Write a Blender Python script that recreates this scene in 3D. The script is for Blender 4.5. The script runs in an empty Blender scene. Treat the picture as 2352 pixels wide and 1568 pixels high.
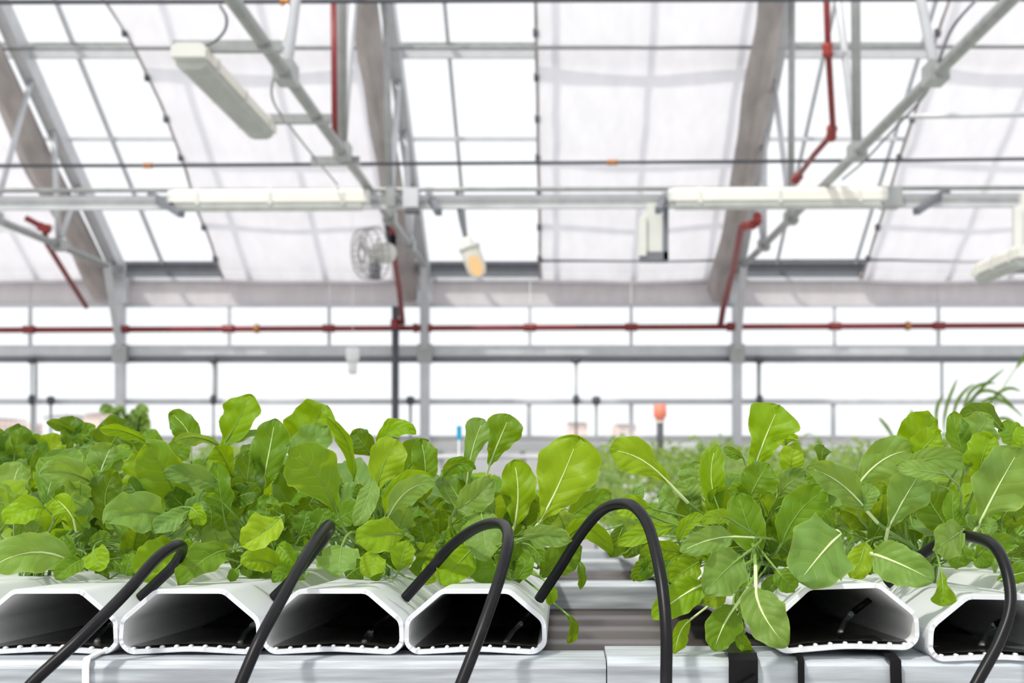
import bpy, math, random
from mathutils import Vector, Matrix, noise as mnoise

S = bpy.context.scene
COL = S.collection
R = random.Random(7)

# ---------------------------------------------------------------- camera, sky, sun, exposure
EYE = 1.25                       # lens height above the floor (m)
VX, VY, F = 1281.0, 1035.0, 50.0 / 36.0 * 2352.0   # principal point and focal length in photo pixels
cam = bpy.data.cameras.new('camera')
cam.lens, cam.sensor_width = 50.0, 36.0
cam.shift_x = (1176 - VX) / 2352.0
cam.shift_y = (VY - 784) / 2352.0
cam.clip_start, cam.clip_end = 0.02, 400
cam.dof.use_dof = True
cam.dof.focus_distance = 1.12
cam.dof.aperture_fstop = 12.5
camo = bpy.data.objects.new('camera', cam); COL.objects.link(camo)
camo.location = (0, 0, EYE); camo.rotation_euler = (math.pi / 2, 0, 0)
S.camera = camo

wd = bpy.data.worlds.new('overcast_sky'); S.world = wd; wd.use_nodes = True
bg = wd.node_tree.nodes['Background']
bg.inputs[0].default_value = (0.975, 0.985, 1.0, 1)
bg.inputs[1].default_value = 1.15
sun = bpy.data.lights.new('sun', 'SUN'); sun.energy = 3.0; sun.angle = math.radians(4); sun.color = (1, .96, .88)
suno = bpy.data.objects.new('sun', sun); COL.objects.link(suno)
suno.rotation_euler = Vector((-.38, -.50, .85)).to_track_quat('Z', 'Y').to_euler()
S.view_settings.view_transform = 'Standard'; S.view_settings.look = 'None'
S.view_settings.exposure = 0.0; S.view_settings.gamma = 1.0; S.view_settings.use_curve_mapping = False


def W(px, py, Y):
    "the point at distance Y along the view that the photo shows at (px, py)"
    return Vector(((px - VX) / F * Y, Y, EYE + (VY - py) / F * Y))


# ---------------------------------------------------------------- materials
def new_mat(name):
    m = bpy.data.materials.new(name); m.use_nodes = True
    nt = m.node_tree; nt.nodes.clear()
    return m, nt, nt.nodes, nt.links


def simple(name, color, rough=.5, metal=0.0, var=.12, scale=25, bump=0.0, stretch=(1, 1, 1), spec=.5, dirt=None, dirt_amt=0.0):
    m, nt, N, L = new_mat(name)
    out = N.new('ShaderNodeOutputMaterial'); b = N.new('ShaderNodeBsdfPrincipled')
    tc = N.new('ShaderNodeTexCoord'); mp = N.new('ShaderNodeMapping'); mp.inputs['Scale'].default_value = stretch
    nz = N.new('ShaderNodeTexNoise'); nz.inputs['Scale'].default_value = scale; nz.inputs['Detail'].default_value = 4
    L.new(tc.outputs['Object'], mp.inputs[0]); L.new(mp.outputs[0], nz.inputs['Vector'])
    rp = N.new('ShaderNodeValToRGB')
    c = color
    lo = tuple(max(0, x * (1 - var)) for x in c) + (1,); hi = tuple(min(1, x * (1 + var)) for x in c) + (1,)
    rp.color_ramp.elements[0].color = lo; rp.color_ramp.elements[0].position = .3
    rp.color_ramp.elements[1].color = hi; rp.color_ramp.elements[1].position = .7
    L.new(nz.outputs['Fac'], rp.inputs[0])
    col = rp.outputs[0]
    if dirt:
        n2 = N.new('ShaderNodeTexNoise'); n2.inputs['Scale'].default_value = scale * .45; n2.inputs['Detail'].default_value = 6
        L.new(mp.outputs[0], n2.inputs['Vector'])
        mr = N.new('ShaderNodeMapRange'); mr.inputs[1].default_value = .55; mr.inputs[2].default_value = .75; mr.inputs[4].default_value = dirt_amt
        L.new(n2.outputs['Fac'], mr.inputs[0])
        mx = N.new('ShaderNodeMixRGB'); mx.inputs[2].default_value = (*dirt, 1)
        L.new(mr.outputs[0], mx.inputs[0]); L.new(col, mx.inputs[1]); col = mx.outputs[0]
    L.new(col, b.inputs['Base Color'])
    b.inputs['Roughness'].default_value = rough; b.inputs['Metallic'].default_value = metal
    b.inputs['Specular IOR Level'].default_value = spec
    if bump:
        bp = N.new('ShaderNodeBump'); bp.inputs['Strength'].default_value = bump; bp.inputs['Distance'].default_value = .002
        L.new(nz.outputs['Fac'], bp.inputs['Height']); L.new(bp.outputs[0], b.inputs['Normal'])
    L.new(b.outputs[0], out.inputs[0])
    return m


def fabric(name, color, trans, weave=260, var=.06):
    m, nt, N, L = new_mat(name)
    out = N.new('ShaderNodeOutputMaterial')
    d = N.new('ShaderNodeBsdfDiffuse'); t = N.new('ShaderNodeBsdfTranslucent'); mx = N.new('ShaderNodeMixShader'); mx.inputs[0].default_value = trans
    tc = N.new('ShaderNodeTexCoord'); nz = N.new('ShaderNodeTexNoise'); nz.inputs['Scale'].default_value = 7; nz.inputs['Detail'].default_value = 5
    mp = N.new('ShaderNodeMapping'); mp.inputs['Scale'].default_value = (1, .35, .35)
    L.new(tc.outputs['Object'], mp.inputs[0]); L.new(mp.outputs[0], nz.inputs['Vector'])
    rp = N.new('ShaderNodeValToRGB')
    rp.color_ramp.elements[0].position = .35; rp.color_ramp.elements[1].position = .65
    rp.color_ramp.elements[0].color = tuple(x * (1 - var) for x in color) + (1,); rp.color_ramp.elements[1].color = tuple(min(1, x * (1 + var)) for x in color) + (1,)
    L.new(nz.outputs['Fac'], rp.inputs[0])
    L.new(rp.outputs[0], d.inputs[0]); L.new(rp.outputs[0], t.inputs[0])
    L.new(d.outputs[0], mx.inputs[1]); L.new(t.outputs[0], mx.inputs[2]); L.new(mx.outputs[0], out.inputs[0])
    return m


def clear(name, tint, gloss=.06, rough=.02):
    m, nt, N, L = new_mat(name)
    out = N.new('ShaderNodeOutputMaterial'); t = N.new('ShaderNodeBsdfTransparent'); g = N.new('ShaderNodeBsdfGlossy')
    mx = N.new('ShaderNodeMixShader'); t.inputs[0].default_value = (*tint, 1); g.inputs['Roughness'].default_value = rough
    mx.inputs[0].default_value = gloss
    L.new(t.outputs[0], mx.inputs[1]); L.new(g.outputs[0], mx.inputs[2]); L.new(mx.outputs[0], out.inputs[0])
    return m


def leaf_material():
    m, nt, N, L = new_mat('leaf_blade')

    def math_(op, a, b=None, c=None):
        n = N.new('ShaderNodeMath'); n.operation = op
        for i, x in enumerate((a, b, c)):
            if x is None: continue
            if isinstance(x, (int, float)): n.inputs[i].default_value = x
            else: L.new(x, n.inputs[i])
        return n.outputs[0]

    def mapr(v, a, b, c, d):
        n = N.new('ShaderNodeMapRange'); n.clamp = True
        L.new(v, n.inputs[0])
        for i, x in enumerate((a, b, c, d)): n.inputs[i + 1].default_value = x
        return n.outputs[0]

    def mix(f, a, b):
        n = N.new('ShaderNodeMixRGB')
        for i, x in enumerate((f, a, b)):
            if isinstance(x, float): n.inputs[i].default_value = x
            elif isinstance(x, tuple): n.inputs[i].default_value = (*x, 1)
            else: L.new(x, n.inputs[i])
        return n.outputs[0]
    out = N.new('ShaderNodeOutputMaterial'); b = N.new('ShaderNodeBsdfPrincipled'); tr = N.new('ShaderNodeBsdfTranslucent'); ms = N.new('ShaderNodeMixShader')
    oi = N.new('ShaderNodeObjectInfo'); uv = N.new('ShaderNodeUVMap'); sp = N.new('ShaderNodeSeparateXYZ'); L.new(uv.outputs[0], sp.inputs[0])
    u = sp.outputs[0]; v = math_('MULTIPLY', math_('ABSOLUTE', math_('SUBTRACT', sp.outputs[1], .5)), 2.0)
    tc = N.new('ShaderNodeTexCoord')
    nz = N.new('ShaderNodeTexNoise'); nz.inputs['Scale'].default_value = 55; nz.inputs['Detail'].default_value = 3
    L.new(tc.outputs['Object'], nz.inputs['Vector'])
    # side veins: slanting from the midrib to the edge, bent a little by noise
    ph = math_('ADD', math_('SUBTRACT', math_('MULTIPLY', u, 6.0), math_('MULTIPLY', math_('POWER', v, 1.25), 1.7)), math_('MULTIPLY', nz.outputs['Fac'], .5))
    tri = math_('MULTIPLY', math_('ABSOLUTE', math_('SUBTRACT', math_('FRACT', ph), .5)), 2.0)
    vein = math_('MULTIPLY', mapr(tri, 0.0, .085, 1.0, 0.0), mapr(v, .35, .95, .62, .0))
    broad = mapr(tri, 0.0, .8, 0.0, 1.0)
    rim = mapr(v, .93, 1.0, 0.0, .55)
    lighter = mix(.7, oi.outputs['Color'], (.44, .56, .10))
    c0 = mix(mapr(nz.outputs['Fac'], .3, .7, 0.0, 1.0), oi.outputs['Color'], mix(.28, oi.outputs['Color'], (.20, .34, .015)))
    c1 = mix(vein, c0, lighter)
    c2 = mix(rim, c1, lighter)
    L.new(c2, b.inputs['Base Color'])
    b.inputs['Roughness'].default_value = .46; b.inputs['Specular IOR Level'].default_value = .30
    n2 = N.new('ShaderNodeTexNoise'); n2.inputs['Scale'].default_value = 130; n2.inputs['Detail'].default_value = 2
    L.new(tc.outputs['Object'], n2.inputs['Vector'])
    hgt = math_('ADD', math_('ADD', math_('MULTIPLY', broad, .6), math_('MULTIPLY', n2.outputs['Fac'], .5)), math_('MULTIPLY', vein, -.4))
    bp = N.new('ShaderNodeBump'); bp.inputs['Strength'].default_value = .32; bp.inputs['Distance'].default_value = .0022
    L.new(hgt, bp.inputs['Height']); L.new(bp.outputs[0], b.inputs['Normal'])
    tcol = mix(.5, c2, (.46, .60, .002))
    L.new(tcol, tr.inputs[0])
    ms.inputs[0].default_value = .46
    L.new(b.outputs[0], ms.inputs[1]); L.new(tr.outputs[0], ms.inputs[2]); L.new(ms.outputs[0], out.inputs[0])
    return m


M = dict(
    leaf=leaf_material(),
    stalk=simple('leaf_stalk', (.17, .30, .045), .4, var=.15, scale=60),
    rib=simple('pale_midrib', (.62, .74, .36), .4, var=.1, scale=60),
    pvc=simple('white_pvc', (.70, .72, .755), .32, var=.05, scale=14, stretch=(1, .3, 1), dirt=(.52, .50, .45), dirt_amt=.25, bump=.05),
    algae=simple('root_algae_shade', (.022, .020, .012), .7, var=.6, scale=90, bump=.4),
    hose=simple('black_rubber', (.0055, .0055, .0075), .36, var=.3, scale=70, bump=.08, spec=.22, dirt=(.05, .05, .05), dirt_amt=.2),
    galv=simple('galvanised_steel', (.44, .475, .51), .45, .15, var=.30, scale=90, stretch=(.12, 1, 1.6), bump=.35, dirt=(.22, .23, .26), dirt_amt=.75),
    alu=simple('aluminium_frame', (.56, .57, .60), .45, .15, var=.06, scale=6),
    steel=simple('grey_steel_pipe', (.34, .35, .35), .4, .3, var=.1, scale=12),
    dark=simple('dark_grey_steel', (.075, .078, .095), .5, var=.15, scale=10),
    gutter=simple('gutter_grey', (.155, .165, .19), .5, var=.08, scale=8),
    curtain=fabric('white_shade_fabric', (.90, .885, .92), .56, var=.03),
    bundle=fabric('gathered_fabric_in_shadow', (.50, .46, .45), .14, var=.14),  # greyer copy of the curtain fabric, shadow put into its colour
    valance=fabric('eave_panel', (.80, .77, .785), .45, var=.04),
    glass=clear('greenhouse_glass', (.985, .995, 1.0), .04),
    red=simple('red_pipe_paint', (.22, .022, .025), .4, var=.15, scale=20),
    redbr=simple('bright_red_fitting', (.30, .030, .022), .4, var=.15, scale=20),
    brass=simple('brass_fitting', (.45, .20, .07), .35, .5, var=.15, scale=40),
    black=simple('black_plastic', (.006, .006, .0065), .3, var=.3, scale=60, bump=.1, spec=.15),
    cream=simple('cream_lamp_housing', (.82, .785, .72), .4, var=.04, scale=5),
    lens=fabric('lamp_lens', (.80, .82, .80), .5),
    white=simple('white_plastic', (.85, .85, .85), .35, var=.04, scale=20),
    concrete=simple('concrete_floor', (.42, .41, .40), .7, var=.15, scale=4, bump=.2),
    bench=simple('bench_grey', (.62, .63, .64), .5, var=.08, scale=5),
    brown=simple('shaded_corrugated_metal', (.11, .097, .092), .30, .5, var=.35, scale=8, stretch=(.2, 1, 1)),  # base darkened to carry the shade under the channels
    wood=simple('pale_wood', (.55, .40, .25), .6, var=.18, scale=12, stretch=(.2, 1, 1)),
    herb=None,
    stain=simple('stained_brightened_pvc', (.90, .91, .91), .4, var=.03, scale=14, stretch=(1, .22, 1), dirt=(.16, .09, .04), dirt_amt=.32),  # brown stains; base made paler than the outside to brighten dim inner walls
    boxgrey=simple('ballast_box_grey', (.66, .665, .63), .45, var=.04, scale=6),
    fanw=simple('fan_guard_wire', (.42, .40, .40), .4, .3, var=.1, scale=20),
    pinkwall=simple('hazy_masonry', (.78, .62, .56), .8, var=.1, scale=.1),  # paled so that the colour itself carries distance haze
    palewall=simple('hazy_pale_wall', (.80, .80, .84), .8, var=.08, scale=.1),  # haze mixed into the wall colour here too
    blue=simple('blue_plastic', (.01, .30, .55), .4, var=.1, scale=20),
    orange=simple('coral_plastic', (.85, .24, .17), .5, var=.1, scale=20),
    film=simple('dark_nutrient_water', (.045, .042, .036), .12, var=.5, scale=40),
    water=clear('water', (.86, .92, .93), .35, .05),
)


def bulb_material():
    m, nt, N, L = new_mat('amber_bulb')
    o = N.new('ShaderNodeOutputMaterial'); e = N.new('ShaderNodeEmission'); e.inputs[0].default_value = (1, .66, .32, 1); e.inputs[1].default_value = 1.0
    L.new(e.outputs[0], o.inputs[0]); return m


M['bulb'] = bulb_material()
M['herb'] = M['leaf']


# ---------------------------------------------------------------- mesh helpers
class MB:
    def __init__(s): s.v = []; s.f = []; s.mi = []; s.uv = {}

    def add(s, vs, fs, mi=0):
        o = len(s.v); s.v += [Vector(x) for x in vs]
        for f in fs: s.f.append(tuple(i + o for i in f)); s.mi.append(mi)
        return s

    def box(s, a, b, mi=0, bev=0.0):
        x0, y0, z0 = (min(a[i], b[i]) for i in range(3)); x1, y1, z1 = (max(a[i], b[i]) for i in range(3))
        if bev <= 0:
            s.add([(x0, y0, z0), (x1, y0, z0), (x1, y1, z0), (x0, y1, z0), (x0, y0, z1), (x1, y0, z1), (x1, y1, z1), (x0, y1, z1)],
                  [(0, 3, 2, 1), (4, 5, 6, 7), (0, 1, 5, 4), (1, 2, 6, 5), (2, 3, 7, 6), (3, 0, 4, 7)], mi)
        else:                                   # chamfered along the longest axis
            d = (x1 - x0, y1 - y0, z1 - z0); ax = d.index(max(d)); o1, o2 = [i for i in range(3) if i != ax]
            lo = (x0, y0, z0); hi = (x1, y1, z1); vs = []
            for e in (lo[ax], hi[ax]):
                for (p, q) in ((lo[o1] + bev, lo[o2]), (hi[o1] - bev, lo[o2]), (hi[o1], lo[o2] + bev), (hi[o1], hi[o2] - bev), (hi[o1] - bev, hi[o2]), (lo[o1] + bev, hi[o2]), (lo[o1], hi[o2] - bev), (lo[o1], lo[o2] + bev)):
                    w = [0, 0, 0]; w[ax] = e; w[o1] = p; w[o2] = q; vs.append(w)
            s.add(vs, [tuple(range(7, -1, -1)), tuple(range(8, 16))] + [(i, (i + 1) % 8, 8 + (i + 1) % 8, 8 + i) for i in range(8)], mi)
        return s

    def bar(s, a, b, w, h, mi=0, up=(0, 0, 1)):
        "rectangular bar from a to b"
        a, b = Vector(a), Vector(b); t = (b - a).normalized(); u = Vector(up)
        if abs(t.dot(u)) > .95: u = Vector((0, 1, 0))
        x = t.cross(u).normalized() * w / 2; y = t.cross(x).normalized() * h / 2
        vs = [p + sx * x + sy * y for p in (a, b) for sx, sy in ((-1, -1), (1, -1), (1, 1), (-1, 1))]
        s.add(vs, [(0, 1, 2, 3), (7, 6, 5, 4)] + [(i, 4 + i, 4 + (i + 1) % 4, (i + 1) % 4) for i in range(4)], mi)
        return s

    def tube(s, pts, r, n=8, cap=True, mi=0):
        pts = [Vector(p) for p in pts]; k = len(pts)
        rs = r if isinstance(r, (list, tuple)) else [r] * k
        t0 = (pts[1] - pts[0]).normalized(); ref = Vector((0, 0, 1)) if abs(t0.z) < .9 else Vector((0, 1, 0))
        nx = t0.cross(ref).normalized(); vs = []
        for i, p in enumerate(pts):
            t = (pts[min(i + 1, k - 1)] - pts[max(i - 1, 0)]).normalized()
            nx = (nx - t * nx.dot(t)).normalized(); ny = t.cross(nx)
            for j in range(n):
                a = 2 * math.pi * j / n; vs.append(p + (nx * math.cos(a) + ny * math.sin(a)) * rs[i])
        fs = [(i * n + j, i * n + (j + 1) % n, (i + 1) * n + (j + 1) % n, (i + 1) * n + j) for i in range(k - 1) for j in range(n)]
        if cap: fs += [tuple(range(n - 1, -1, -1)), tuple((k - 1) * n + j for j in range(n))]
        s.add(vs, fs, mi)
        return s

    def lathe(s, base, axis, prof, n=16, mi=0):
        "prof = [(dist along axis, radius)]"
        base = Vector(base); ax = Vector(axis).normalized()
        return s.tube([base + ax * d for d, r in prof], [max(r, 1e-4) for d, r in prof], n, True, mi)

    def build(s, name, mat, parent=None, smooth=False, loc=None):
        org = Vector(parent['_o']) if parent is not None and '_o' in parent.keys() else Vector((0, 0, 0))
        if parent is None and loc is not None: org = Vector(loc)
        me = bpy.data.meshes.new(name)
        me.from_pydata([tuple(p - org) for p in s.v], [], s.f)
        for m in (mat if isinstance(mat, (list, tuple)) else [mat]): me.materials.append(m)
        if any(s.mi): me.polygons.foreach_set('material_index', s.mi)
        if smooth: me.polygons.foreach_set('use_smooth', [True] * len(me.polygons))
        if s.uv:
            ul = me.uv_layers.new(name='UVMap'); n = len(me.loops); li = [0] * n
            me.loops.foreach_get('vertex_index', li)
            buf = []
            for i in li: buf += s.uv.get(i, (.5, .5))
            ul.data.foreach_set('uv', buf)
        me.update()
        o = bpy.data.objects.new(name, me); COL.objects.link(o)
        if parent is not None:
            o.parent = parent; ORIG[o.name] = org
            o['_o'] = tuple(org)
        else:
            o.location = org; o['_o'] = tuple(org)
        return o


ORIG = {}


def empty(name, loc, label=None, cat=None, group=None, kind=None):
    o = bpy.data.objects.new(name, None); COL.objects.link(o); o.location = loc; o['_o'] = tuple(loc); o.empty_display_size = .05
    return tag(o, label, cat, group, kind)


def tag(o, label=None, cat=None, group=None, kind=None):
    if label: o['label'] = label
    if cat: o['category'] = cat
    if group: o['group'] = group
    if kind: o['kind'] = kind
    return o


def copy_tree(o, parent=None):
    c = o.copy(); COL.objects.link(c)
    if parent is not None: c.parent = parent
    for ch in [x for x in o.children]: copy_tree(ch, c)
    return c


def lerp(a, b, t): return a + (b - a) * t


def catmull(pts, n):
    P = [Vector(p) for p in pts]; P = [P[0] * 2 - P[1]] + P + [P[-1] * 2 - P[-2]]; out = []
    for i in range(1, len(P) - 2):
        a, b, c, d = P[i - 1:i + 3]
        for k in range(n):
            t = k / n
            out.append(.5 * ((2 * b) + (c - a) * t + (2 * a - 5 * b + 4 * c - d) * t * t + (3 * b - a - 3 * c + d) * t ** 3))
    out.append(P[-2]); return out


# ---------------------------------------------------------------- the setting
WY = 17.0                                   # glazed wall across the far side
def zw(py, Y=WY): return EYE + (VY - py) / F * Y
def xw(px, Y=WY): return (px - VX) / F * Y
XL, XR = -8.9, 5.75                          # ends of the glazed wall and roof
COLX = [xw(283) - 3.66, xw(283), xw(978), xw(1690), xw(1690) + 3.66]

fl = MB().box((-14, -4, -.1), (14, 60, 0)).build('floor', M['concrete']); tag(fl, kind='structure')

# roof plane
ZE = zw(600); SL = .5516
def zr(Y): return ZE + SL * (WY - Y)
YR = 10.2                                    # ridge
ceil_ = empty('ceiling', (0, WY, ZE), kind='structure')
PURL = [15.0, 15.93, 13.83, 12.85, 11.73]
bars = []
for a, b, offs in zip(COLX[:-1], COLX[1:], [(.7, 1.6, 2.5), (.47, 1.37, 2.27, 3.1), (.51, 1.41, 2.31, 3.2), (.49, 1.43, 2.35, 3.1)]):
    for d in offs: bars.append(a + d)
for x in bars:
    MB().bar((x, WY, zr(WY) - .02), (x, YR, zr(YR) - .02), .036, .05).build('glazing_bar', M['alu'], ceil_)
for i, y in enumerate(PURL):
    if i == 2:
        MB().box((XL, y, zr(y) - .10), (XR, y + .03, zr(y) - .04)).build('purlin', M['steel'], ceil_)
        MB().box((XL, y + .01, zr(y) - .19), (XR, y + .05, zr(y) - .10)).build('purlin', M['alu'], ceil_)
    else:
        MB().box((XL, y - .02, zr(y) - .10), (XR, y + .02, zr(y) - .06)).build('purlin', M['alu'], ceil_)
xs = sorted(set([XL] + bars + [x for x in COLX if XL < x < XR] + [XR])); xs = [x for x in xs if XL <= x <= XR]
ys = [WY, 15.93, 15.0, 13.83, 12.85, 11.73, YR]
for xa, xb in zip(xs[:-1], xs[1:]):
    for ya, yb in zip(ys[:-1], ys[1:]):
        MB().add([(xa + .01, ya, zr(ya) + .02), (xb - .01, ya, zr(ya) + .02), (xb - .01, yb, zr(yb) + .02), (xa + .01, yb, zr(yb) + .02)], [(0, 1, 2, 3)]).build('pane', M['glass'], ceil_)

# eave: gutter, translucent strip, girts, rails and window rows
tr1 = MB().box((XL, WY + .02, zw(633)), (XR, WY + .30, zw(602)))
tr1.box((XL, WY - .03, zw(607)), (XR, WY + .02, zw(600)))
tag(tr1.build('trim_1', M['gutter']), kind='structure')
tag(MB().box((XL, WY - .02, zw(646)), (XR, WY + .05, zw(636))).build('trim_2', M['alu']), kind='structure')
wb = empty('wall_back', (0, WY, 0), kind='structure')
px_m = [-167, 67, 283, 525, 755, 978, 1217, 1450, 1690, 1918, 2157, 2390]
seg = [XL] + [xw(p) for p in px_m if XL < xw(p) < XR] + [XR]
for xa, xb in zip(seg[:-1], seg[1:]):
    MB().box((xa + .004, WY + .06, zw(702)), (xb - .004, WY + .09, zw(644))).build('eave_panel', M['valance'], wb)
MB().box((XL, WY, zw(704)), (XR, WY + .08, zw(697))).build('girt', M['alu'], wb)
MB().box((XL, WY - .04, zw(819)), (XR, WY + .10, zw(793)), bev=.02).build('girt', M['alu'], wb)
MB().box((XL, WY - .01, zw(831)), (XR, WY + .12, zw(819))).build('girt', M['gutter'], wb)
MB().box((XL, WY - .02, zw(928)), (XR, WY + .06, zw(916)), bev=.012).build('rail', M['alu'], wb)
MB().box((XL, WY - .02, zw(1006)), (XR, WY + .06, zw(1000))).build('rail', M['alu'], wb)
MB().box((XL, WY + .05, 0), (XR, WY + .16, zw(1006))).build('sill_panel', M['white'], wb)


def window(idx, y0, y1, mull, mw, depth=WY + .04):
    r = empty('window_%d' % idx, (0, WY, zw(y1)), kind='structure')
    for p in mull: MB().box((xw(p) - mw / 2, depth - .03, zw(y1)), (xw(p) + mw / 2, depth + .02, zw(y0))).build('mullion', M['alu'] if idx != 2 else M['steel'], r)
    seg = [XL] + [xw(p) for p in mull if XL < xw(p) < XR] + [XR]
    for xa, xb in zip(seg[:-1], seg[1:]):
        MB().box((xa + mw / 2, depth - .004, zw(y1)), (xb - mw / 2, depth + .004, zw(y0))).build('pane', M['glass'], r)


window(1, 703, 793, px_m, .035)
window(2, 831, 916, [-330, 80, 495, 1323, 1742, 2165], .022)
window(3, 928, 1000, [-400, 75, 1215, 1450, 1915, 2390], .05)

for i, x in enumerate(COLX):
    c = empty('steel_column', (x, WY - .05, 0), ['pale steel column beyond the left edge of the bed', 'pale steel column behind the tall basil clump on the left', 'pale steel column beside the dark round post', 'pale steel column right of the coral feed bottle', 'pale steel column at the right end of the glazed wall'][i], 'column', 'steel columns along the glazed wall')
    MB().box((x - .055, WY - .16, 0), (x + .055, WY - .045, zw(700)), bev=.012).build('post', M['alu'], c)
    MB().box((x - .085, WY - .17, zw(835)), (x + .085, WY - .045, zw(792))).build('bracket', M['steel'], c)
    MB().box((x - .09, WY - .17, zw(700)), (x + .09, WY - .045, zw(640))).build('bracket', M['alu'], c)

# ---------------------------------------------------------------- roof trusses
ZC = EYE + 2.107
TRX = [-5.19 - 3.64, -5.12, -1.52, 2.115, 2.115 + 3.64]
TL = ['truss outside the left edge', 'roof truss nearest the left edge with brown gathered curtain beside it', 'roof truss whose bottom pipe carries the tilted strip lamp', 'roof truss to the right with red sprinkler pipe among its webs', 'truss past the right edge']
for i, x in enumerate(TRX):
    if i in (0, 4): continue
    cx = COLX[i]
    t = empty('roof_truss', (x, 16.2, ZC), TL[i], 'truss', 'roof trusses')
    MB().tube([(x, 16.2, ZC), (x, 4.8, ZC)], .036, 10).build('bottom_chord', M['steel'], t, True)
    MB().bar((cx, WY - .1, zr(WY) - .16), (cx, YR, zr(YR) - .16), .12, .20).build('rafter', M['alu'], t)
    MB().bar((x, 16.15, ZC), (cx, WY - .13, zw(800)), .075, .075).build('knee_brace', M['alu'], t)
    MB().bar((x, 16.25, ZC - .03), (cx, WY - .1, zr(WY) - .12), .10, .10).build('heel_plate', M['steel'], t)
    for (ya, yb, w, mk) in ((10.05, 10.05, .055, 'steel'), (10.05, 11.6, .045, 'alu'), (12.9, 12.9, .05, 'steel'), (12.9, 14.0, .045, 'alu'), (14.6, 14.6, .05, 'alu'), (14.6, 15.4, .045, 'alu'), (7.96, 7.96, .05, 'alu'), (7.96, 9.9, .04, 'alu')):
        y2 = max(yb, YR + .05)
        MB().tube([(x, ya, ZC), (lerp(x, cx, .8), y2, zr(y2) - .25)], w * .62, 8).build('web', M[mk], t, True)
    for ya in (10.05, 12.9, 14.6, 7.96):
        MB().box((x - .055, ya - .10, ZC - .05), (x + .055, ya + .10, ZC + .06)).build('gusset', M['steel'], t)

# ---------------------------------------------------------------- shade curtains
def curtain(xa_f, xb, label, seed, xa_end=None):
    rr = random.Random(seed); mb = MB(); ny, nx = 34, 16; prof = []
    for j in range(ny + 1):
        y = lerp(16.95, YR + .3, j / ny); prof.append((y, zr(y) - .24))
    rows = [(16.93, zw(646) + .0)] + [(16.94, zw(646) + .10)] + prof
    for (y, z) in rows:
        for k in range(nx + 1):
            xa = xa_f(y); u = k / nx; x = lerp(xa, xb, u)
            sag = .035 * math.sin(u * math.pi) + .012 * math.sin(y * 9 + u * 3) * (1 - u) + .02 * mnoise.noise(Vector((x * 1.5, y * 2, seed)))
            mb.v.append(Vector((x, y, z - sag)))
    n = nx + 1
    for j in range(len(rows) - 1):
        for k in range(nx): mb.f.append((j * n + k, j * n + k + 1, (j + 1) * n + k + 1, (j + 1) * n + k)); mb.mi.append(0)
    root = empty('shade_curtain', (xb, 16.9, zw(646)), label, 'curtain', 'roof shade curtains')
    mb.build('fabric_panel', M['curtain'], root, True)
    hem = MB(); hem.tube([(xa_f(y), y, z) for (y, z) in rows[1:]], .016, 6); hem.build('hem', M['bundle'], root, True)
    for j in range(12):
        y = 16.6 - j * .52; x = xa_f(y)
        c = MB(); c.box((x - .03, y - .03, zr(y) - .28), (x + .02, y + .03, zr(y) - .21)); c.build('clip', M['dark'], root)
    return root


def wob(base, seed, amp=.035):
    return lambda y: base + amp * mnoise.noise(Vector((y * 1.3, seed, 0))) - (.28 * max(0, (14.4 - y)) ** 1.5 * .5 if seed == 2 else 0)


curtain(lambda y: COLX[0] + .1, COLX[1] - .16, 'pale shade curtain left of the first visible rafter', 1)
curtain(wob(-3.99, 2), COLX[2] - .22, 'white shade curtain behind the tilted strip lamp with a curving left edge', 2)
curtain(wob(-.205, 3, .02), COLX[3] - .20, 'white shade curtain with straight left edge above the grey ballast box', 3)
curtain(wob(3.62, 4, .03), COLX[4] - .1, 'white shade curtain behind the slanting pipe at the far right', 4)

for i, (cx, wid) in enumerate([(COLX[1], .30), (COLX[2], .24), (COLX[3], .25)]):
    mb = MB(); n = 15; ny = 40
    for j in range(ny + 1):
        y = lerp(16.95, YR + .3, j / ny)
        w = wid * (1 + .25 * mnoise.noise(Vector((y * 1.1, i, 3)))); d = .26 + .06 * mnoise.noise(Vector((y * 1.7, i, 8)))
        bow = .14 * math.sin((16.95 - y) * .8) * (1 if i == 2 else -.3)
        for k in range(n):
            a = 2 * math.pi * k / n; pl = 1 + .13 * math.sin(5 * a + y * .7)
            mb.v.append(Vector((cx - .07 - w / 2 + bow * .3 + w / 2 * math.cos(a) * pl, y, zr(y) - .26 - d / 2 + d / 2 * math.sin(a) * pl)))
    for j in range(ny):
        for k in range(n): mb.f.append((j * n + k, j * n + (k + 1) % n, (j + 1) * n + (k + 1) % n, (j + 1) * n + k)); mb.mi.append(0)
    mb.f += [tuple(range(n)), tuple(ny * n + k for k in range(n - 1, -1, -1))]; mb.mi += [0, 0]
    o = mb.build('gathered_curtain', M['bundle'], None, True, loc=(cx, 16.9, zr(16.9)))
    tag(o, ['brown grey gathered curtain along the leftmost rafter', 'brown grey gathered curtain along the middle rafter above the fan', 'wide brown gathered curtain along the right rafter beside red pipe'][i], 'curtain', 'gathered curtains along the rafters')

# ---------------------------------------------------------------- pipes and hoses in the roof
def pipe_thing(name, label, cat, pts, r, mat, n=8, fittings=(), fr=None, fmat=None, fname='coupling', smooth=True):
    root = empty(name, pts[0], label, cat)
    MB().tube(pts, r, n).build('pipe', mat, root, smooth)
    for (p, q) in fittings:
        p, q = Vector(p), Vector(q); t = (q - p).normalized(); l = (q - p).length
        MB().lathe(p, t, [(0, fr * .75), (l * .15, fr), (l * .4, fr * .85), (l * .6, fr * .85), (l * .85, fr), (l, fr * .75)], 10).build(fname, fmat, root, True)
    return root


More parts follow.
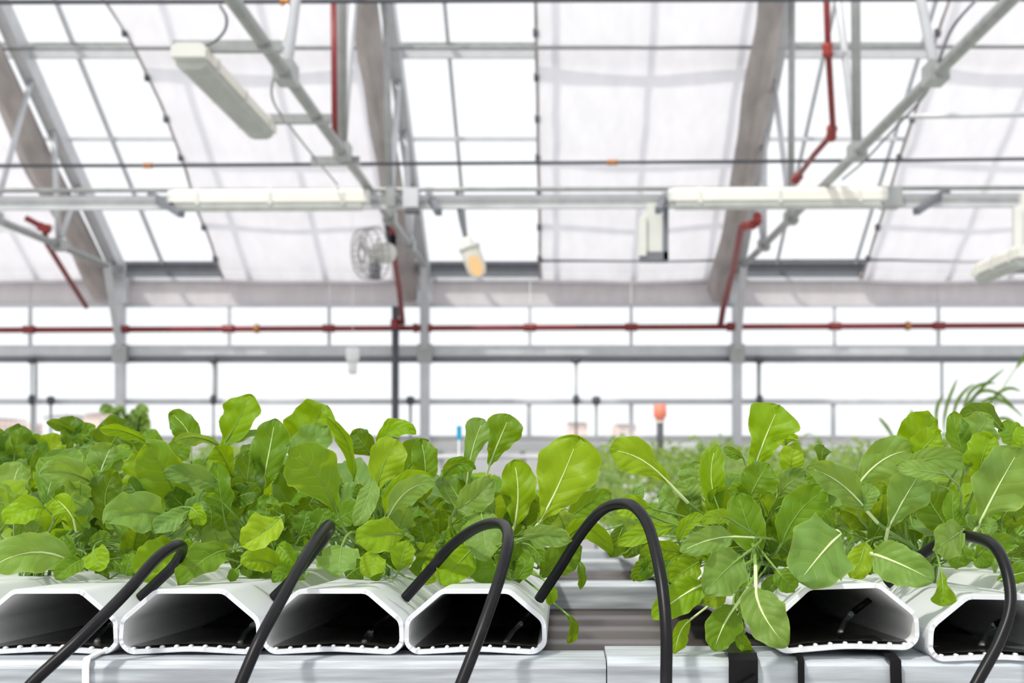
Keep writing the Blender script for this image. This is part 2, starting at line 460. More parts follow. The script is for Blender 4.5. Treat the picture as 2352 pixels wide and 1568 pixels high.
YM = WY + .25 - .40
main_pts = [W(-60, 758, YM), W(2420, 747, YM)]
fit = []
for p in px_m[1:-1]:
    y = lerp(757, 747.3, p / 2352); fit.append((W(p - 15, y, YM), W(p + 15, y, YM)))
rp = pipe_thing('sprinkler_main', 'dark red sprinkler pipe running level along the glazed wall', 'pipe', main_pts, .034, M['red'], 10, fit, .052, M['red'])
for p in (590, 2085, 955, 1675):
    y = lerp(757, 747.3, p / 2352); a, b = W(p - 8, y, YM), W(p + 8, y, YM)
    MB().lathe(a, b - a, [(0, .03), (.02, .055), ((b - a).length - .02, .055), ((b - a).length, .03)], 10).build('coupling', M['brass'] if p in (590, 2085) else M['red'], rp, True)

pipe_thing('sprinkler_branch', 'red branch pipe slanting down left of the tall clump', 'pipe',
           [W(58, 500, 14.2), W(100, 522, 14.3), W(108, 560, 14.6), W(150, 628, 15.4), W(198, 704, 16.3)], .03, M['red'], 8,
           [(W(88, 519, 14.3), W(116, 527, 14.3))], .05, M['redbr'])
pipe_thing('sprinkler_branch', 'red branch pipe dropping from the caged fan', 'pipe', [W(900, 520, 14.3), W(907, 600, 15), W(917, 665, 15.9), W(925, 742, 16.75)], .032, M['red'], 8,
           [(W(888, 522, 14.3), W(906, 519, 14.3))], .06, M['redbr'])
pipe_thing('sprinkler_branch', 'red branch pipe with bright elbow beside the right rafter', 'pipe', [W(1738, 488, 13.6), W(1740, 512, 13.6), W(1704, 520, 13.8), W(1684, 620, 15.2), W(1662, 700, 16.4), W(1655, 744, 16.8)], .036, M['red'], 8,
           [(W(1734, 515, 13.6), W(1706, 519, 13.8)), (W(1739, 492, 13.6), W(1740, 512, 13.6))], .05, M['redbr'])
pipe_thing('sprinkler_riser', 'red pipe descending past the right truss webs to an elbow', 'pipe',
           [W(1897, -40, 10.2), W(1902, 110, 10.4), W(1914, 305, 10.8), W(1870, 355, 11.4), W(1828, 412, 12.2)], .024, M['red'], 8,
           [(W(1900, 100, 10.4), W(1902, 132, 10.4)), (W(1912, 290, 10.8), W(1908, 320, 10.9)), (W(1836, 402, 12.1), W(1826, 415, 12.2))], .045, M['redbr'])
pipe_thing('sprinkler_riser', 'thin upright red pipe beside the middle truss web', 'pipe', [W(766, -30, 9.9), W(769, 318, 9.9)], .022, M['red'], 8)

pipe_thing('eave_wire', 'thin grey pipe across the foot of the right curtains', 'pipe', [W(1236, 599, 16.6), W(2440, 596, 16.6)], .014, M['gutter'], 8)
pipe_thing('curtain_support_pipe', 'grey pipe carrying the shade curtains high up under the roof', 'pipe', [(XL, 13.6, EYE + .2822 * 13.6), (XR, 13.6, EYE + .2840 * 13.6)], .019, M['steel'], 8)
h1 = pipe_thing('irrigation_line', 'long black hose across the roof below the purlins', 'hose', [W(-80, 381, 12.6), W(340, 380, 12.6), W(900, 376, 12.6), W(1407, 373, 12.6), W(2100, 368, 12.6), W(2430, 364, 12.6)], .016, M['dark'], 8,
                [(W(329, 380, 12.6), W(351, 380, 12.6)), (W(1395, 373, 12.6), W(1419, 373, 12.6))], .027, M['brass'], 'fitting')
pipe_thing('irrigation_line', 'black hose along the very top of the view', 'hose', [W(-80, 5, 9.2), W(655, 3, 9.2), W(1300, 0, 9.2), W(2430, -3, 9.2)], .017, M['dark'], 8,
           [(W(643, 3, 9.2), W(668, 3, 9.2))], .028, M['brass'], 'fitting')

# ---------------------------------------------------------------- the cross beam and its lamps
BY = 11.4
cb = empty('cross_beam', W(1176, 468, BY), 'pale aluminium cross beam spanning under the trusses', 'beam')
a, b = W(-90, 457, BY), W(2440, 450, BY)
for dz, h, mk in ((0, .034, 'alu'), (-.040, .04, 'steel'), (-.075, .03, 'alu')):
    MB().bar(a + Vector((0, 0, dz)), b + Vector((0, 0, dz)), .06, h).build('beam_rail', M[mk], cb)
MB().tube([W(-90, 438, BY - .05), W(2440, 431, BY - .05)], .018, 8).build('upper_pipe', M['steel'], cb, True)
for (p, q, r_, s_) in ((345, 446, 417, 492), (985, 448, 1008, 488), (1530, 448, 1512, 484), (2176, 438, 2104, 486)):
    MB().bar(W(p, q, BY + .15), W(r_, s_, BY - .45), .05, .05).build('hanger_arm', M['gutter'], cb)
for p in (900, 1640, 2045):
    MB().box(W(p - 14, 428, BY - .1), W(p + 14, 482, BY + .1)).build('joint_plate', M['steel'], cb)
MB().box(W(925, 430, BY - .14), W(962, 478, BY - .08)).build('joint_plate', M['alu'], cb)
MB().box(W(930, 481, BY - .13), W(966, 492, BY - .02)).build('clamp', M['dark'], cb)


def strip_lamp(name_label, A, B, w, up=Vector((0, 0, 1)), hf=1.0):
    "cream sealed fluorescent fitting from A to B (centres of its underside)"
    A, B = Vector(A), Vector(B); t = (B - A).normalized(); s_ = t.cross(up).normalized()
    r = empty('strip_lamp', A, name_label, 'lamp', 'strip lamps under the roof')
    prof_h = [(-.5, 0), (-.5, .55), (-.34, .8), (.34, .8), (.5, .55), (.5, 0)]
    def ext(prof, a, b, sc):
        mb = MB(); n = len(prof)
        for p in (a, b):
            for (x, z) in prof: mb.v.append(p + s_ * x * w * sc + up * z * w * sc * hf)
        mb.f = [tuple(range(n)), tuple(range(2 * n - 1, n - 1, -1))] + [(i, n + i, n + (i + 1) % n, (i + 1) % n) for i in range(n)]; mb.mi = [0] * len(mb.f)
        return mb
    ext(prof_h, A, B, 1).build('housing', M['cream'], r)
    l = (B - A).length
    ext([(-.44, .0), (.44, .0), (.40, -.34), (.22, -.5), (-.22, -.5), (-.40, -.34)], A + t * .02, B - t * .02, 1).build('diffuser', M['lens'], r)
    for k in range(3):
        p = A + t * l * (.12 + .38 * k)
        ext([(-.55, -.15), (-.55, .60), (-.36, .86), (.36, .86), (.55, .60), (.55, -.15)], p, p + t * .03, 1).build('clip', M['boxgrey'], r)
    for p, d in ((A, -1), (B, 1)):
        ext(prof_h, p, p + t * .035 * d, .96).build('end_cap', M['boxgrey'], r)
    return r


strip_lamp('cream strip lamp lying along the cross beam left of the middle rafter', W(400, 467, BY - .22), W(838, 465, BY - .22), .125)
strip_lamp('cream strip lamp lying along the cross beam in front of the right rafter', W(1545, 463, BY - .22), W(2025, 460, BY - .22), .125)
tl = strip_lamp('weathered strip lamp tilted away beneath the near pipe arms', (-1.875, 7.25, EYE + 2.0), (-1.865, 8.95, EYE + 2.0), .185, hf=.5)
strip_lamp('strip lamp cut by the right edge under the curtain', (3.30, 10.0, EYE + 1.36), (3.30, 11.05, EYE + 1.36), .16, hf=.7)
for (y, xl) in ((7.32, .46), (8.92, .32), (10.2, .25)):
    r_ = empty('support_crossbar', (-1.52, y, ZC), 'galvanised arm clamped across the sloping pipe, %s' % {7.32: 'nearest of three', 8.92: 'middle one', 10.2: 'farthest one'}[y], 'bracket', 'lamp arms on the middle truss pipe')
    MB().box((-1.52 - xl, y - .03, ZC - .055), (-1.46 + .04, y + .03, ZC - .036 + .0)).build('arm', M['steel'], r_)
    MB().box((-1.52 - xl, y - .005, ZC - .036), (-1.46 + .04, y + .005, ZC + .005)).build('flange', M['steel'], r_)
    for xx in ((-1.86 - .05, -1.86 + .05) if y < 9 else ()):
        MB().box((xx - .015, y - .02, ZC - .058), (xx + .015, y + .02, ZC - .03)).build('hanger', M['cream'], r_)
pipe_thing('lamp_cable', 'grey cable curving from the pipe to the tilted lamp', 'cable', catmull([W(505, 12, 7.1), W(520, 40, 7.1), W(516, 70, 7.15), W(490, 97, 7.25), W(448, 112, 7.3)], 6), .008, M['gutter'], 6)
pipe_thing('lamp_cable', 'thin looping cable above the middle lamp arm', 'cable', catmull([W(640, 140, 8.2), W(624, 200, 8.4), W(630, 238, 8.7), W(655, 275, 9.1), W(705, 340, 9.9), W(775, 424, 11.4)], 6), .008, M['steel'], 6)
pipe_thing('hanging_cord', 'white cord end dangling near the top orange fitting', 'cable', [W(660, 10, 8.6), W(661, 42, 8.6), W(652, 85, 8.6), W(641, 116, 8.6)], [.010, .013, .016, .010], M['white'], 8)
pipe_thing('looped_cable', 'dark cable looping along the right truss pipe', 'cable', catmull([W(2260, -20, 6.9), W(2190, 60, 7.0), W(2160, 130, 7.7), W(2140, 190, 8.2), W(2110, 235, 8.7), W(2050, 300, 9.4), W(1985, 370, 10.4), W(1935, 412, 11.1)], 6), .008, M['gutter'], 6)
pipe_thing('cross_pipe', 'slim horizontal pipe joining the right truss pipe', 'pipe', [W(2040, 268, 9.1), W(2420, 262, 9.1)], .017, M['alu'], 8)

# ballast boxes, pendant lamp, fan
def ballast(label, x0, x1, y0, y1, Y):
    r = empty('ballast_box', W((x0 + x1) / 2, y1, Y), label, 'box')
    MB().box(W(x0, y1 - 12, Y), W(x1 - 10, y0 + 8, Y + .16), bev=.012).build('case', M['boxgrey'], r)
    MB().box(W(x0 - 8, y1 - 10, Y - .03), W(x0 + 8, y0 + 6, Y)).build('side_flange', M['boxgrey'], r)
    MB().box(W(x0 - 6, y1, Y - .02), W(x1, y1 - 13, Y + .14)).build('foot', M['gutter'], r)
    MB().box(W(x1 - 8, y1 + 2, Y - .02), W(x1 + 2, y0 - 12, Y + .05)).build('mounting_strut', M['gutter'], r)
    MB().box(W(x0 + 10, y0 + 8, Y + .02), W(x1 - 22, y0 - 22, Y + .10)).build('hook', M['boxgrey'], r)


ballast('pale grey ballast box hung below the cross beam beside right lamp', 1476, 1532, 492, 597, 11.3)
ballast('ballast box cut off by the right edge of the view', 2338, 2400, 470, 622, 11.0)

pl = empty('pendant_lamp', W(1070, 545, 11.4), 'small pendant lamp with amber bulb hanging on a dark stem', 'lamp')
MB().tube(catmull([W(1050, 440, 11.4), W(1058, 500, 11.4), W(1070, 548, 11.4)], 6), .018, 8).build('stem', M['gutter'], pl, True)
ax = (W(1100, 632, 11.4) - W(1070, 545, 11.4)).normalized(); k = (W(1100, 632, 11.4) - W(1070, 545, 11.4)).length
MB().lathe(W(1070, 545, 11.4), ax, [(0, .03), (.02, .045), (.06, .05), (.07, .085), (.10, .09), (.105, .06)], 14).build('cap', M['boxgrey'], pl, True)
MB().lathe(W(1070, 545, 11.4) + ax * .1, ax, [(0, .078), (.1, .082), (.17, .078), (.22, .06), (.235, .02)], 14).build('glass_jar', M['lens'], pl, True)
MB().lathe(W(1070, 545, 11.4) + ax * .17 + Vector((0, -.055, 0)), ax, [(0, .03), (.03, .045), (.11, .05), (.15, .03), (.16, .01)], 12).build('bulb', M['bulb'], pl, True)

FY = 13.4
fan = empty('circulation_fan', W(890, 560, FY), 'caged circulation fan with dark motor below the cross beam', 'fan')
fc = W(852, 582, FY); fr_ = .235; axf = Vector((-.80, -.55, -.12)).normalized()
ux = axf.cross(Vector((0, 0, 1))).normalized(); uy = ux.cross(axf)
for off, rad in ((.0, .235), (-.06, .25), (.09, .235), (.10, .16), (.10, .08)):
    mb = MB(); mb.tube([fc + axf * off + (ux * math.cos(a) + uy * math.sin(a)) * rad for a in [2 * math.pi * i / 28 for i in range(29)]], .006, 5, False); mb.build('guard_ring', M['fanw'], fan, True)
for i in range(26):
    a = 2 * math.pi * i / 26; d = ux * math.cos(a) + uy * math.sin(a)
    MB().tube([fc + axf * .105 + d * .05, fc + axf * .10 + d * .18, fc + axf * .09 + d * .235, fc - axf * .06 + d * .25], .0035, 4).build('guard_wire', M['fanw'], fan)
for i in range(3):
    a = 2 * math.pi * i / 3 + .5; d = ux * math.cos(a) + uy * math.sin(a); e = axf.cross(d)
    mb = MB(); mb.v = [fc + d * .03 - e * .02, fc + d * .2 - e * .07 + axf * .02, fc + d * .21 + e * .05 - axf * .03, fc + d * .03 + e * .02]
    mb.v += [p + axf * .004 for p in mb.v]; mb.f = [(0, 1, 2, 3), (7, 6, 5, 4), (0, 4, 5, 1), (1, 5, 6, 2), (2, 6, 7, 3), (3, 7, 4, 0)]; mb.mi = [0] * 6
    mb.build('blade', M['boxgrey'], fan)
MB().lathe(fc + axf * .03, -axf, [(0, .03), (.02, .05), (.05, .05), (.08, .09), (.22, .10), (.26, .08), (.28, .02)], 14).build('motor', M['boxgrey'], fan, True)
MB().box(W(888, 540, FY + .12), W(914, 590, FY + .26)).build('junction_box', M['black'], fan)
MB().tube([W(884, 480, FY), W(888, 520, FY), W(893, 552, FY + .1)], .02, 8).build('hanger', M['dark'], fan, True)
MB().lathe(W(862, 600, FY - .05), Vector((0, 0, -1)), [(0, .02), (.03, .05), (.1, .055), (.16, .05), (.17, .02)], 12).build('thermostat', M['gutter'], fan, True)

dp = empty('dark_post', (xw(913), WY + .1, 0), 'slim dark grey post left of the middle pale column', 'post')
MB().tube([(xw(913), WY - .26, 0), (xw(914), WY - .26, zw(704, WY - .26))], .042, 12).build('shaft', M['dark'], dp, True)
MB().lathe((xw(914), WY - .26, zw(760)), Vector((0, 0, 1)), [(0, .05), (.02, .06), (.10, .06), (.12, .05)], 12).build('clamp', M['red'], dp, True)
for i, p in enumerate((80, 495, 1323, 1742)):
    r_ = empty('vent_rod', (xw(p), WY - .08, 0), 'thin vent rod with dark knob, %s' % ('first from the left', 'behind the tall curled leaf', 'left of the coral bottle', 'right of the right column')[i], 'rod', 'vent rods along the glazed wall')
    MB().tube([(xw(p), WY - .10, zw(1030)), (xw(p), WY - .10, zw(831))], .013, 8).build('rod', M['steel'], r_, True)
    MB().lathe((xw(p), WY - .10, zw(930)), (0, 0, 1), [(0, .02), (.03, .042), (.09, .042), (.12, .02)], 10).build('knob', M['dark'], r_, True)
    MB().lathe((xw(p), WY - .10, zw(836)), (0, 0, 1), [(0, .03), (.02, .06), (.06, .06)], 10).build('knob', M['dark'], r_, True)
for i, p in enumerate((125, 945, 1369)):
    r_ = empty('vent_bolt', (xw(p), WY - .10, 0), 'short bolt post under the rail, %s' % ('by the distant pink building', 'between dark post and pale column', 'left of the coral bottle')[i], 'rod', 'short bolt posts')
    MB().tube([(xw(p), WY - .12, 0), (xw(p), WY - .12, zw(928))], .016, 8).build('rod', M['steel'], r_, True)
    MB().lathe((xw(p), WY - .12, zw(930)), (0, 0, 1), [(0, .03), (.02, .05), (.08, .05), (.10, .03)], 10).build('knob', M['dark'], r_, True)

sen = empty('sensor_cup', W(810, 860, 15.6), 'white plastic sensor cup hanging in front of the window', 'sensor')
MB().lathe(W(810, 798, 15.6), (0, 0, -1), [(0, .06), (.01, .078), (.12, .075), (.15, .06), (.16, .05)], 14).build('shell', M['white'], sen, True)
MB().lathe(W(810, 832, 15.6), (0, 0, -1), [(0, .05), (.12, .045), (.13, .02)], 14).build('probe', M['white'], sen, True)
MB().tube([W(810, 798, 15.6), W(810, 452, 15.6)], .003, 5).build('wire', M['white'], sen)

# distant buildings outside
for (x0, x1, y0, mk, lab) in ((-60, 62, 962, 'pinkwall', 'pale pink building far outside on the left'), (62, 145, 974, 'pinkwall', 'lower pink building beside the vent rod'), (145, 172, 955, 'palewall', 'slim pale tower far outside'),
                              (230, 262, 950, 'pinkwall', 'small pink block by the tall clump'), (1302, 1345, 972, 'pinkwall', 'pale pink tower behind the vent rod'), (1415, 1450, 976, 'pinkwall', 'beige block left of the coral bottle'), (985, 1040, 1005, 'palewall', 'long pale block behind the leaves')):
    r_ = empty('distant_building', W((x0 + x1) / 2, 1060, 150), lab, 'building')
    MB().box(W(x0, y0, 150), W(x1, 1100, 160)).build('facade', M[mk], r_)
    MB().box(W(x0 + 1, y0 - 2, 149.6), W(x1 - 1, y0, 160)).build('cornice', M['palewall'], r_)
    nx = max(2, int((x1 - x0) / 12))
    for i in range(nx):
        for j in range(2):
            xx = x0 + (i + .3) * (x1 - x0) / nx; yy = y0 + 8 + j * 13
            MB().box(W(xx, yy, 149.9), W(xx + 4, yy + 6, 150.1)).build('window', M['palewall'], r_)
gd = MB().box((-160, 60, -12), (160, 200, -11.9)).build('ground', M['concrete']); tag(gd, kind='structure')

# far white benches behind the gap
for i, (y0, y1, Y, mk, lab) in enumerate(((1018, 1036, 14.5, 'bench', 'long grey bench edge in the far gap between beds'), (1044, 1054, 11.5, 'bench', 'low pale bench edge in front of the long grey bench'))):
    r_ = empty('far_bench', W(1250, y1, Y), lab, 'bench')
    MB().box(W(1000, y1, Y), W(1600, y0, Y + .5), bev=.01).build('bench_top', M[mk], r_)
    for p in (1010, 1200, 1400, 1590):
        q = W(p, y1, Y + .1); MB().box((q.x - .03, Y + .1, 0), (q.x + .03, Y + .16, q.z)).build('leg', M['alu'], r_)

# ---------------------------------------------------------------- the near bench
DS = .05                                    # the channels fall away from the camera
def zrail(Y): return EYE - .1465 - DS * (Y - 1.0)


bn = empty('channel_bench', (0, 1.0, 0), 'galvanised steel bench carrying the white channels', 'bench')
mb = MB(); xa, xb = xw(-900, 1.0), xw(1392, .99)
zt = W(0, 1519, .99).z
mb.box((xa, .99, zt - .075), (xb, 1.05, zt), bev=.005); lb = mb.build('front_rail', M['galv'], bn)
zt2 = W(0, 1510, .985).z
mb = MB(); mb.box((xw(1395, .985), .985, zt2 - .08), (xw(3300, .985), 1.05, zt2), bev=.006); mb.build('front_rail', M['galv'], bn)
for Y in (2.24, 3.6, 4.9):
    z = zrail(Y)
    MB().box((-3.2, Y, z - .045), (3.2, Y + .05, z), bev=.005).build('cross_rail', M['galv'], bn)
for x in (-2.2, -1.1, 1.2, 2.2):
    for Y in (1.0, 2.26, 3.62, 4.92):
        MB().box((x, Y, 0), (x + .04, Y + .04, zrail(Y) - .045)).build('leg', M['galv'], bn)
# corrugated sheet hung below the channels
mb = MB(); n = 90
for j in range(n + 1):
    Y = lerp(1.12, 3.3, j / n); z = EYE - .245 - DS * (Y - 1.1) * .6 + .034 * math.sin(Y * 2 * math.pi / .17)
    for x in (-2.6, 2.6): mb.v += [Vector((x, Y, z))]
for j in range(n): mb.f.append((2 * j, 2 * j + 1, 2 * j + 3, 2 * j + 2)); mb.mi.append(0)
tag(mb.build('corrugated_sheet', M['brown'], None, True, loc=(0, 2, EYE - .25)), 'brown grey corrugated metal sheet under the bench', 'sheet')
tag(MB().box((.2, 5.39, EYE - .40), (1.2, 5.45, EYE - .345), bev=.006).build('bed_edge_board', M['wood'], None, loc=(.5, 5.3, EYE - .37)), 'pale wooden edge board of the herb bed in the gap', 'board')

# straps on the front rail
def band(name, label, px0, px1, py0, Yf, mat, cat, wrap=.004, tilt=0):
    a, b = W(px0, 1600, Yf - wrap), W(px1, 1600, Yf - wrap); zt_ = W(0, py0, Yf).z
    mb = MB(); x0, x1 = a.x, b.x
    pr = [(1.052, zt_ + .002), (1.02, zt_ + .0032), (Yf, zt_ + .003), (Yf - wrap, zt_ - .001), (Yf - wrap, zt_ - .085)]
    for k, (y, z) in enumerate(pr):
        dx = tilt * k / (len(pr) - 1)
        mb.v += [Vector((x0 + dx - tilt, y, z)), Vector((x1 + dx - tilt, y, z))]
    inner = [(y + (.0015 if k > 2 else 0), z - .0015) for k, (y, z) in enumerate(pr)]
    for k, (y, z) in enumerate(inner):
        dx = tilt * k / (len(pr) - 1); mb.v += [Vector((x0 + dx - tilt, y, z)), Vector((x1 + dx - tilt, y, z))]
    n = len(pr)
    for k in range(n - 1):
        mb.f += [(2 * k, 2 * k + 1, 2 * k + 3, 2 * k + 2), (2 * n + 2 * k + 2, 2 * n + 2 * k + 3, 2 * n + 2 * k + 1, 2 * n + 2 * k), (2 * k, 2 * k + 2, 2 * n + 2 * k + 2, 2 * n + 2 * k), (2 * k + 1, 2 * n + 2 * k + 1, 2 * n + 2 * k + 3, 2 * k + 3)]
    mb.mi = [0] * len(mb.f)
    r = empty(name, Vector(((x0 + x1) / 2, Yf, zt_)), label, cat)
    mb.build('strap', mat, r)
    return r, x0, x1, zt_


band('cable_tie', 'white cable tie round the left end of the front rail', 188, 204, 1519, .99, M['white'], 'tie')
r_, x0, x1, z_ = band('cable_tie', 'narrow black cable tie under the right channel', 1836, 1851, 1510, .985, M['black'], 'tie', tilt=.004)
r_, x0, x1, z_ = band('cable_tie', 'wider black cable tie under the right channel', 2054, 2080, 1510, .985, M['black'], 'tie', .005, tilt=.012)
MB().box((x0 - .03, 1.0, z_ + .0033), (x1 - .012, 1.02, z_ + .011)).build('buckle', M['black'], r_)
r_, x0, x1, z_ = band('rail_clip', 'broad black clip folded over the front rail right of the joint', 1674, 1741, 1509, .985, M['black'], 'clip', .006)
mb = MB(); q = W(1710, 1568, .978); mb.bar((q.x - .006, .977, q.z - .004), (q.x + .008, .977, z_ - .012), .007, .004); mb.build('ridge', M['black'], r_)

# ---------------------------------------------------------------- growing channels
PXM = 1.02 / F                               # metres per photo pixel at the channel fronts
HALF = [(-163, 82), (-80, 153), (80, 153), (163, 82), (165, 24), (140, 1), (70, 5), (0, 9), (-70, 5), (-140, 1), (-165, 24)]


def roundpoly(pts, radii, seg=4):
    out = []; n = len(pts)
    for i in range(n):
        p0, p, p1 = Vector(pts[i - 1]), Vector(pts[i]), Vector(pts[(i + 1) % n])
        a = (p0 - p); b = (p1 - p); r = min(radii[i], a.length * .45, b.length * .45)
        A = p + a.normalized() * r; B = p + b.normalized() * r
        for k in range(seg + 1):
            t = k / seg; out.append((A * (1 - t) ** 2 + p * 2 * t * (1 - t) + B * t * t))
    return out


RAD = [18, 14, 14, 18, 26, 26, 60, 60, 60, 26, 26]
OUT = roundpoly([(x, y) for x, y in HALF], RAD)


def inset(loop, d):
    n = len(loop); c = []
    for i in range(n):
        t = (loop[(i + 1) % n] - loop[i - 1])
        if t.length < 1e-6: t = Vector((1, 0))
        t.normalize(); nrm = Vector((t.y, -t.x)); c.append(loop[i] + nrm * d)
    return c


INN = inset(OUT, 11.0)
_cx = sum(p.x for p in INN) / len(INN)
if max(abs(p.x) for p in INN) > 165: INN = inset(OUT, -11.0)


def channel(cx, zb, Y0, label, length=3.9, roll=0.0, yaw=0.0, seed=0, group='growing channels'):
    rr = random.Random(seed); s = PXM
    root = empty('growing_channel', (cx, Y0, zb), label, 'channel', group)
    mb = MB(); n = len(OUT); cr, sr = math.cos(roll), math.sin(roll)
    def place(p, y):
        x, z = p[0] * s, p[1] * s
        return Vector((cx + x * cr - z * sr + yaw * y, Y0 + y, zb + x * sr + z * cr - DS * y))
    sh = .0012
    stations = [sh, .03, .12, .5, 1.2, 2.4, length]
    jit = [rr.uniform(-1, 1) * .0007 for _ in range(n)]
    # front bevel ring on outer edge, then the outer skin
    ring = lambda L_, y, j=0: [mb.v.append(place(p, y + (jit[i] if j else 0))) for i, p in enumerate(L_)]
    o0 = len(mb.v); ring(INN, 0, 1); ring(inset(OUT, 1.5) if INN is not None else OUT, 0, 1)
    for y in stations: ring(OUT, y)
    for k in range(1 + len(stations)):
        for i in range(n):
            a = o0 + k * n + i; b = o0 + k * n + (i + 1) % n
            mb.f.append((a, b, b + n, a + n)); mb.mi.append(0)
    # inner skin
    i0 = len(mb.v)
    for y in stations: ring(INN, y)
    for i in range(n):
        a, b = o0 + i, o0 + (i + 1) % n; mb.f.append((b, a, i0 + i, i0 + (i + 1) % n)); mb.mi.append(0)
    for k in range(len(stations) - 1):
        for i in range(n):
            a = i0 + k * n + i; b = i0 + k * n + (i + 1) % n
            mb.f.append((b, a, a + n, b + n)); mb.mi.append(1)
    mb.build('channel_body', [M['pvc'], M['stain']], root)
    # drainage ribs on the bottom inside
    rb = MB()
    for k in range(9):
        x = -132 + 33 * k; zt = 11.5 + 9 * (1 - (x / 140) ** 2) - 1 + (2 if abs(x) > 120 else 0)
        p0, p1 = place((x, zt + .5), .0011), place((x, zt + .5), .006)
        rb.tube([p0, p1], .0015, 7)
    rb.build('drain_ribs', M['pvc'], root, True)['kind'] = 'stuff'
    # roots and algae under the plants, coloured near black to deepen the shade inside
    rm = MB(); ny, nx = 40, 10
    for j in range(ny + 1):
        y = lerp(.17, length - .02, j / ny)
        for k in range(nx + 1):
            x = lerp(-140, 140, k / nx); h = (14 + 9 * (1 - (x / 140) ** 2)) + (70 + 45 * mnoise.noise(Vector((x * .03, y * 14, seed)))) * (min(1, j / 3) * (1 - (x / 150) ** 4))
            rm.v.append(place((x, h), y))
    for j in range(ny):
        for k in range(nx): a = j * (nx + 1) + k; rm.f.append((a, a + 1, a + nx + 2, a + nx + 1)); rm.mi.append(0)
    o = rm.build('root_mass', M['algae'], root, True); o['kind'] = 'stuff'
    wf = MB(); nn = 12
    for y in (.0045, .05, length - .05):
        for k in range(nn + 1): x = lerp(-141, 141, k / nn); wf.v.append(place((x, 11 + 9 * (1 - (x / 140) ** 2) + 5.5 + rr.uniform(-.8, .8) + (4 if abs(x) > 135 else 0)), y + rr.uniform(0, .003) * (y < .02)))
    for j in range(2):
        for k in range(nn): a = j * (nn + 1) + k; wf.f.append((a, a + 1, a + nn + 2, a + nn + 1)); wf.mi.append(0)
    wf.build('water_film', M['film'], root, True)
    return root


ORD = ['zeroth', 'first', 'second', 'third', 'fourth', 'fifth', 'sixth', 'seventh', 'eighth', 'ninth', 'tenth', 'eleventh', 'twelfth', 'thirteenth', 'fourteenth', 'fifteenth', 'sixteenth', 'seventeenth', 'eighteenth', 'nineteenth', 'twentieth']


def chname(i):
    if i < 1: return '%s channel beyond the left edge' % ORD[1 - i]
    if i > 7: return '%s channel beyond the right edge' % ORD[i - 7]
    return {1: 'channel cut by the left edge', 2: 'second channel from the left', 3: 'third channel from the left', 4: 'channel left of the gap', 6: 'channel right of the gap', 7: 'channel cut by the right edge'}[i]


ZB = W(0, 1505, 1.02).z                       # underside of the front ends
PITCH = 328 * PXM
CH = {}                                       # index -> (centre x, base z, front Y)
LABC = {1: 'white channel cut by the left edge, front hose crossing its mouth', 2: 'white channel second from the left with brown stain inside', 3: 'white channel third from the left, mouth open between two hoses',
        4: 'white channel just left of the empty gap', 6: 'white channel right of the gap, tied with black cable ties', 7: 'white channel cut by the right edge with hose arching before it'}
for i in range(-9, 19):
    if i == 5: continue
    if i <= 4: cx, zb, y0, ro = (108 + 328 * (i - 1) - VX) * PXM, ZB + (.0 if i != 1 else .0), 1.02, 0
    elif i == 6: cx, zb, y0, ro = (1944 - VX) / F * .985, W(0, 1499, .985).z, .985, math.radians(1.7)
    elif i == 7: cx, zb, y0, ro = (2301 - VX) / F * .985, W(0, 1524, .985).z, .985, math.radians(-1.0)
    else: cx, zb, y0, ro = CH[7][0] + (i - 7) * PITCH * 1.02, ZB, 1.02, 0
    CH[i] = (cx, zb, y0)
    if i in LABC: channel(cx, zb, y0, LABC[i], roll=ro, seed=i)
    else: channel(cx, zb, y0, ('white channel, %s beyond the one cut by the left edge' % ORD[1 - i]) if i < 1 else ('white channel, %s beyond the one cut by the right edge' % ORD[i - 7]), roll=0, seed=i)


def crown(i, Y):
    cx, zb, y0 = CH[i]
    return Vector((cx, Y, zb + 153 * PXM - DS * (Y - y0)))


# ---------------------------------------------------------------- feed hoses
def hose(label, pts, rad, inner, jet, seed=0):
    P = [W(*p) for p in pts]; path = catmull(P, 9); d = (P[0] - P[1]).normalized(); path = [P[0] + d * .24, P[0] + d * .12] + path
    r = empty('feed_hose', P[-1], label, 'hose', 'black feed hoses at the channel mouths')
    MB().tube(path, rad, 14).build('tube', M['hose'], r, True)
    if inner:
        a, b = W(*inner[0]), W(*inner[1]); MB().tube([a, b], rad * .62, 10).build('nozzle', M['hose'], r, True)
    if jet:
        a, b = W(*jet[0]), W(*jet[1]); b = W(jet[1][0], jet[1][1], 1.05 if seed < 5 else 1.015); q = catmull([a, lerp(a, b, .5) + Vector((-.0008, 0, .001)), b], 6)
        rr = random.Random(seed)
        MB().tube(q, [.0023 * (1 + .12 * rr.uniform(-1, 1)) for _ in q], 8).build('water_stream', M['water'], r, True)
    return r


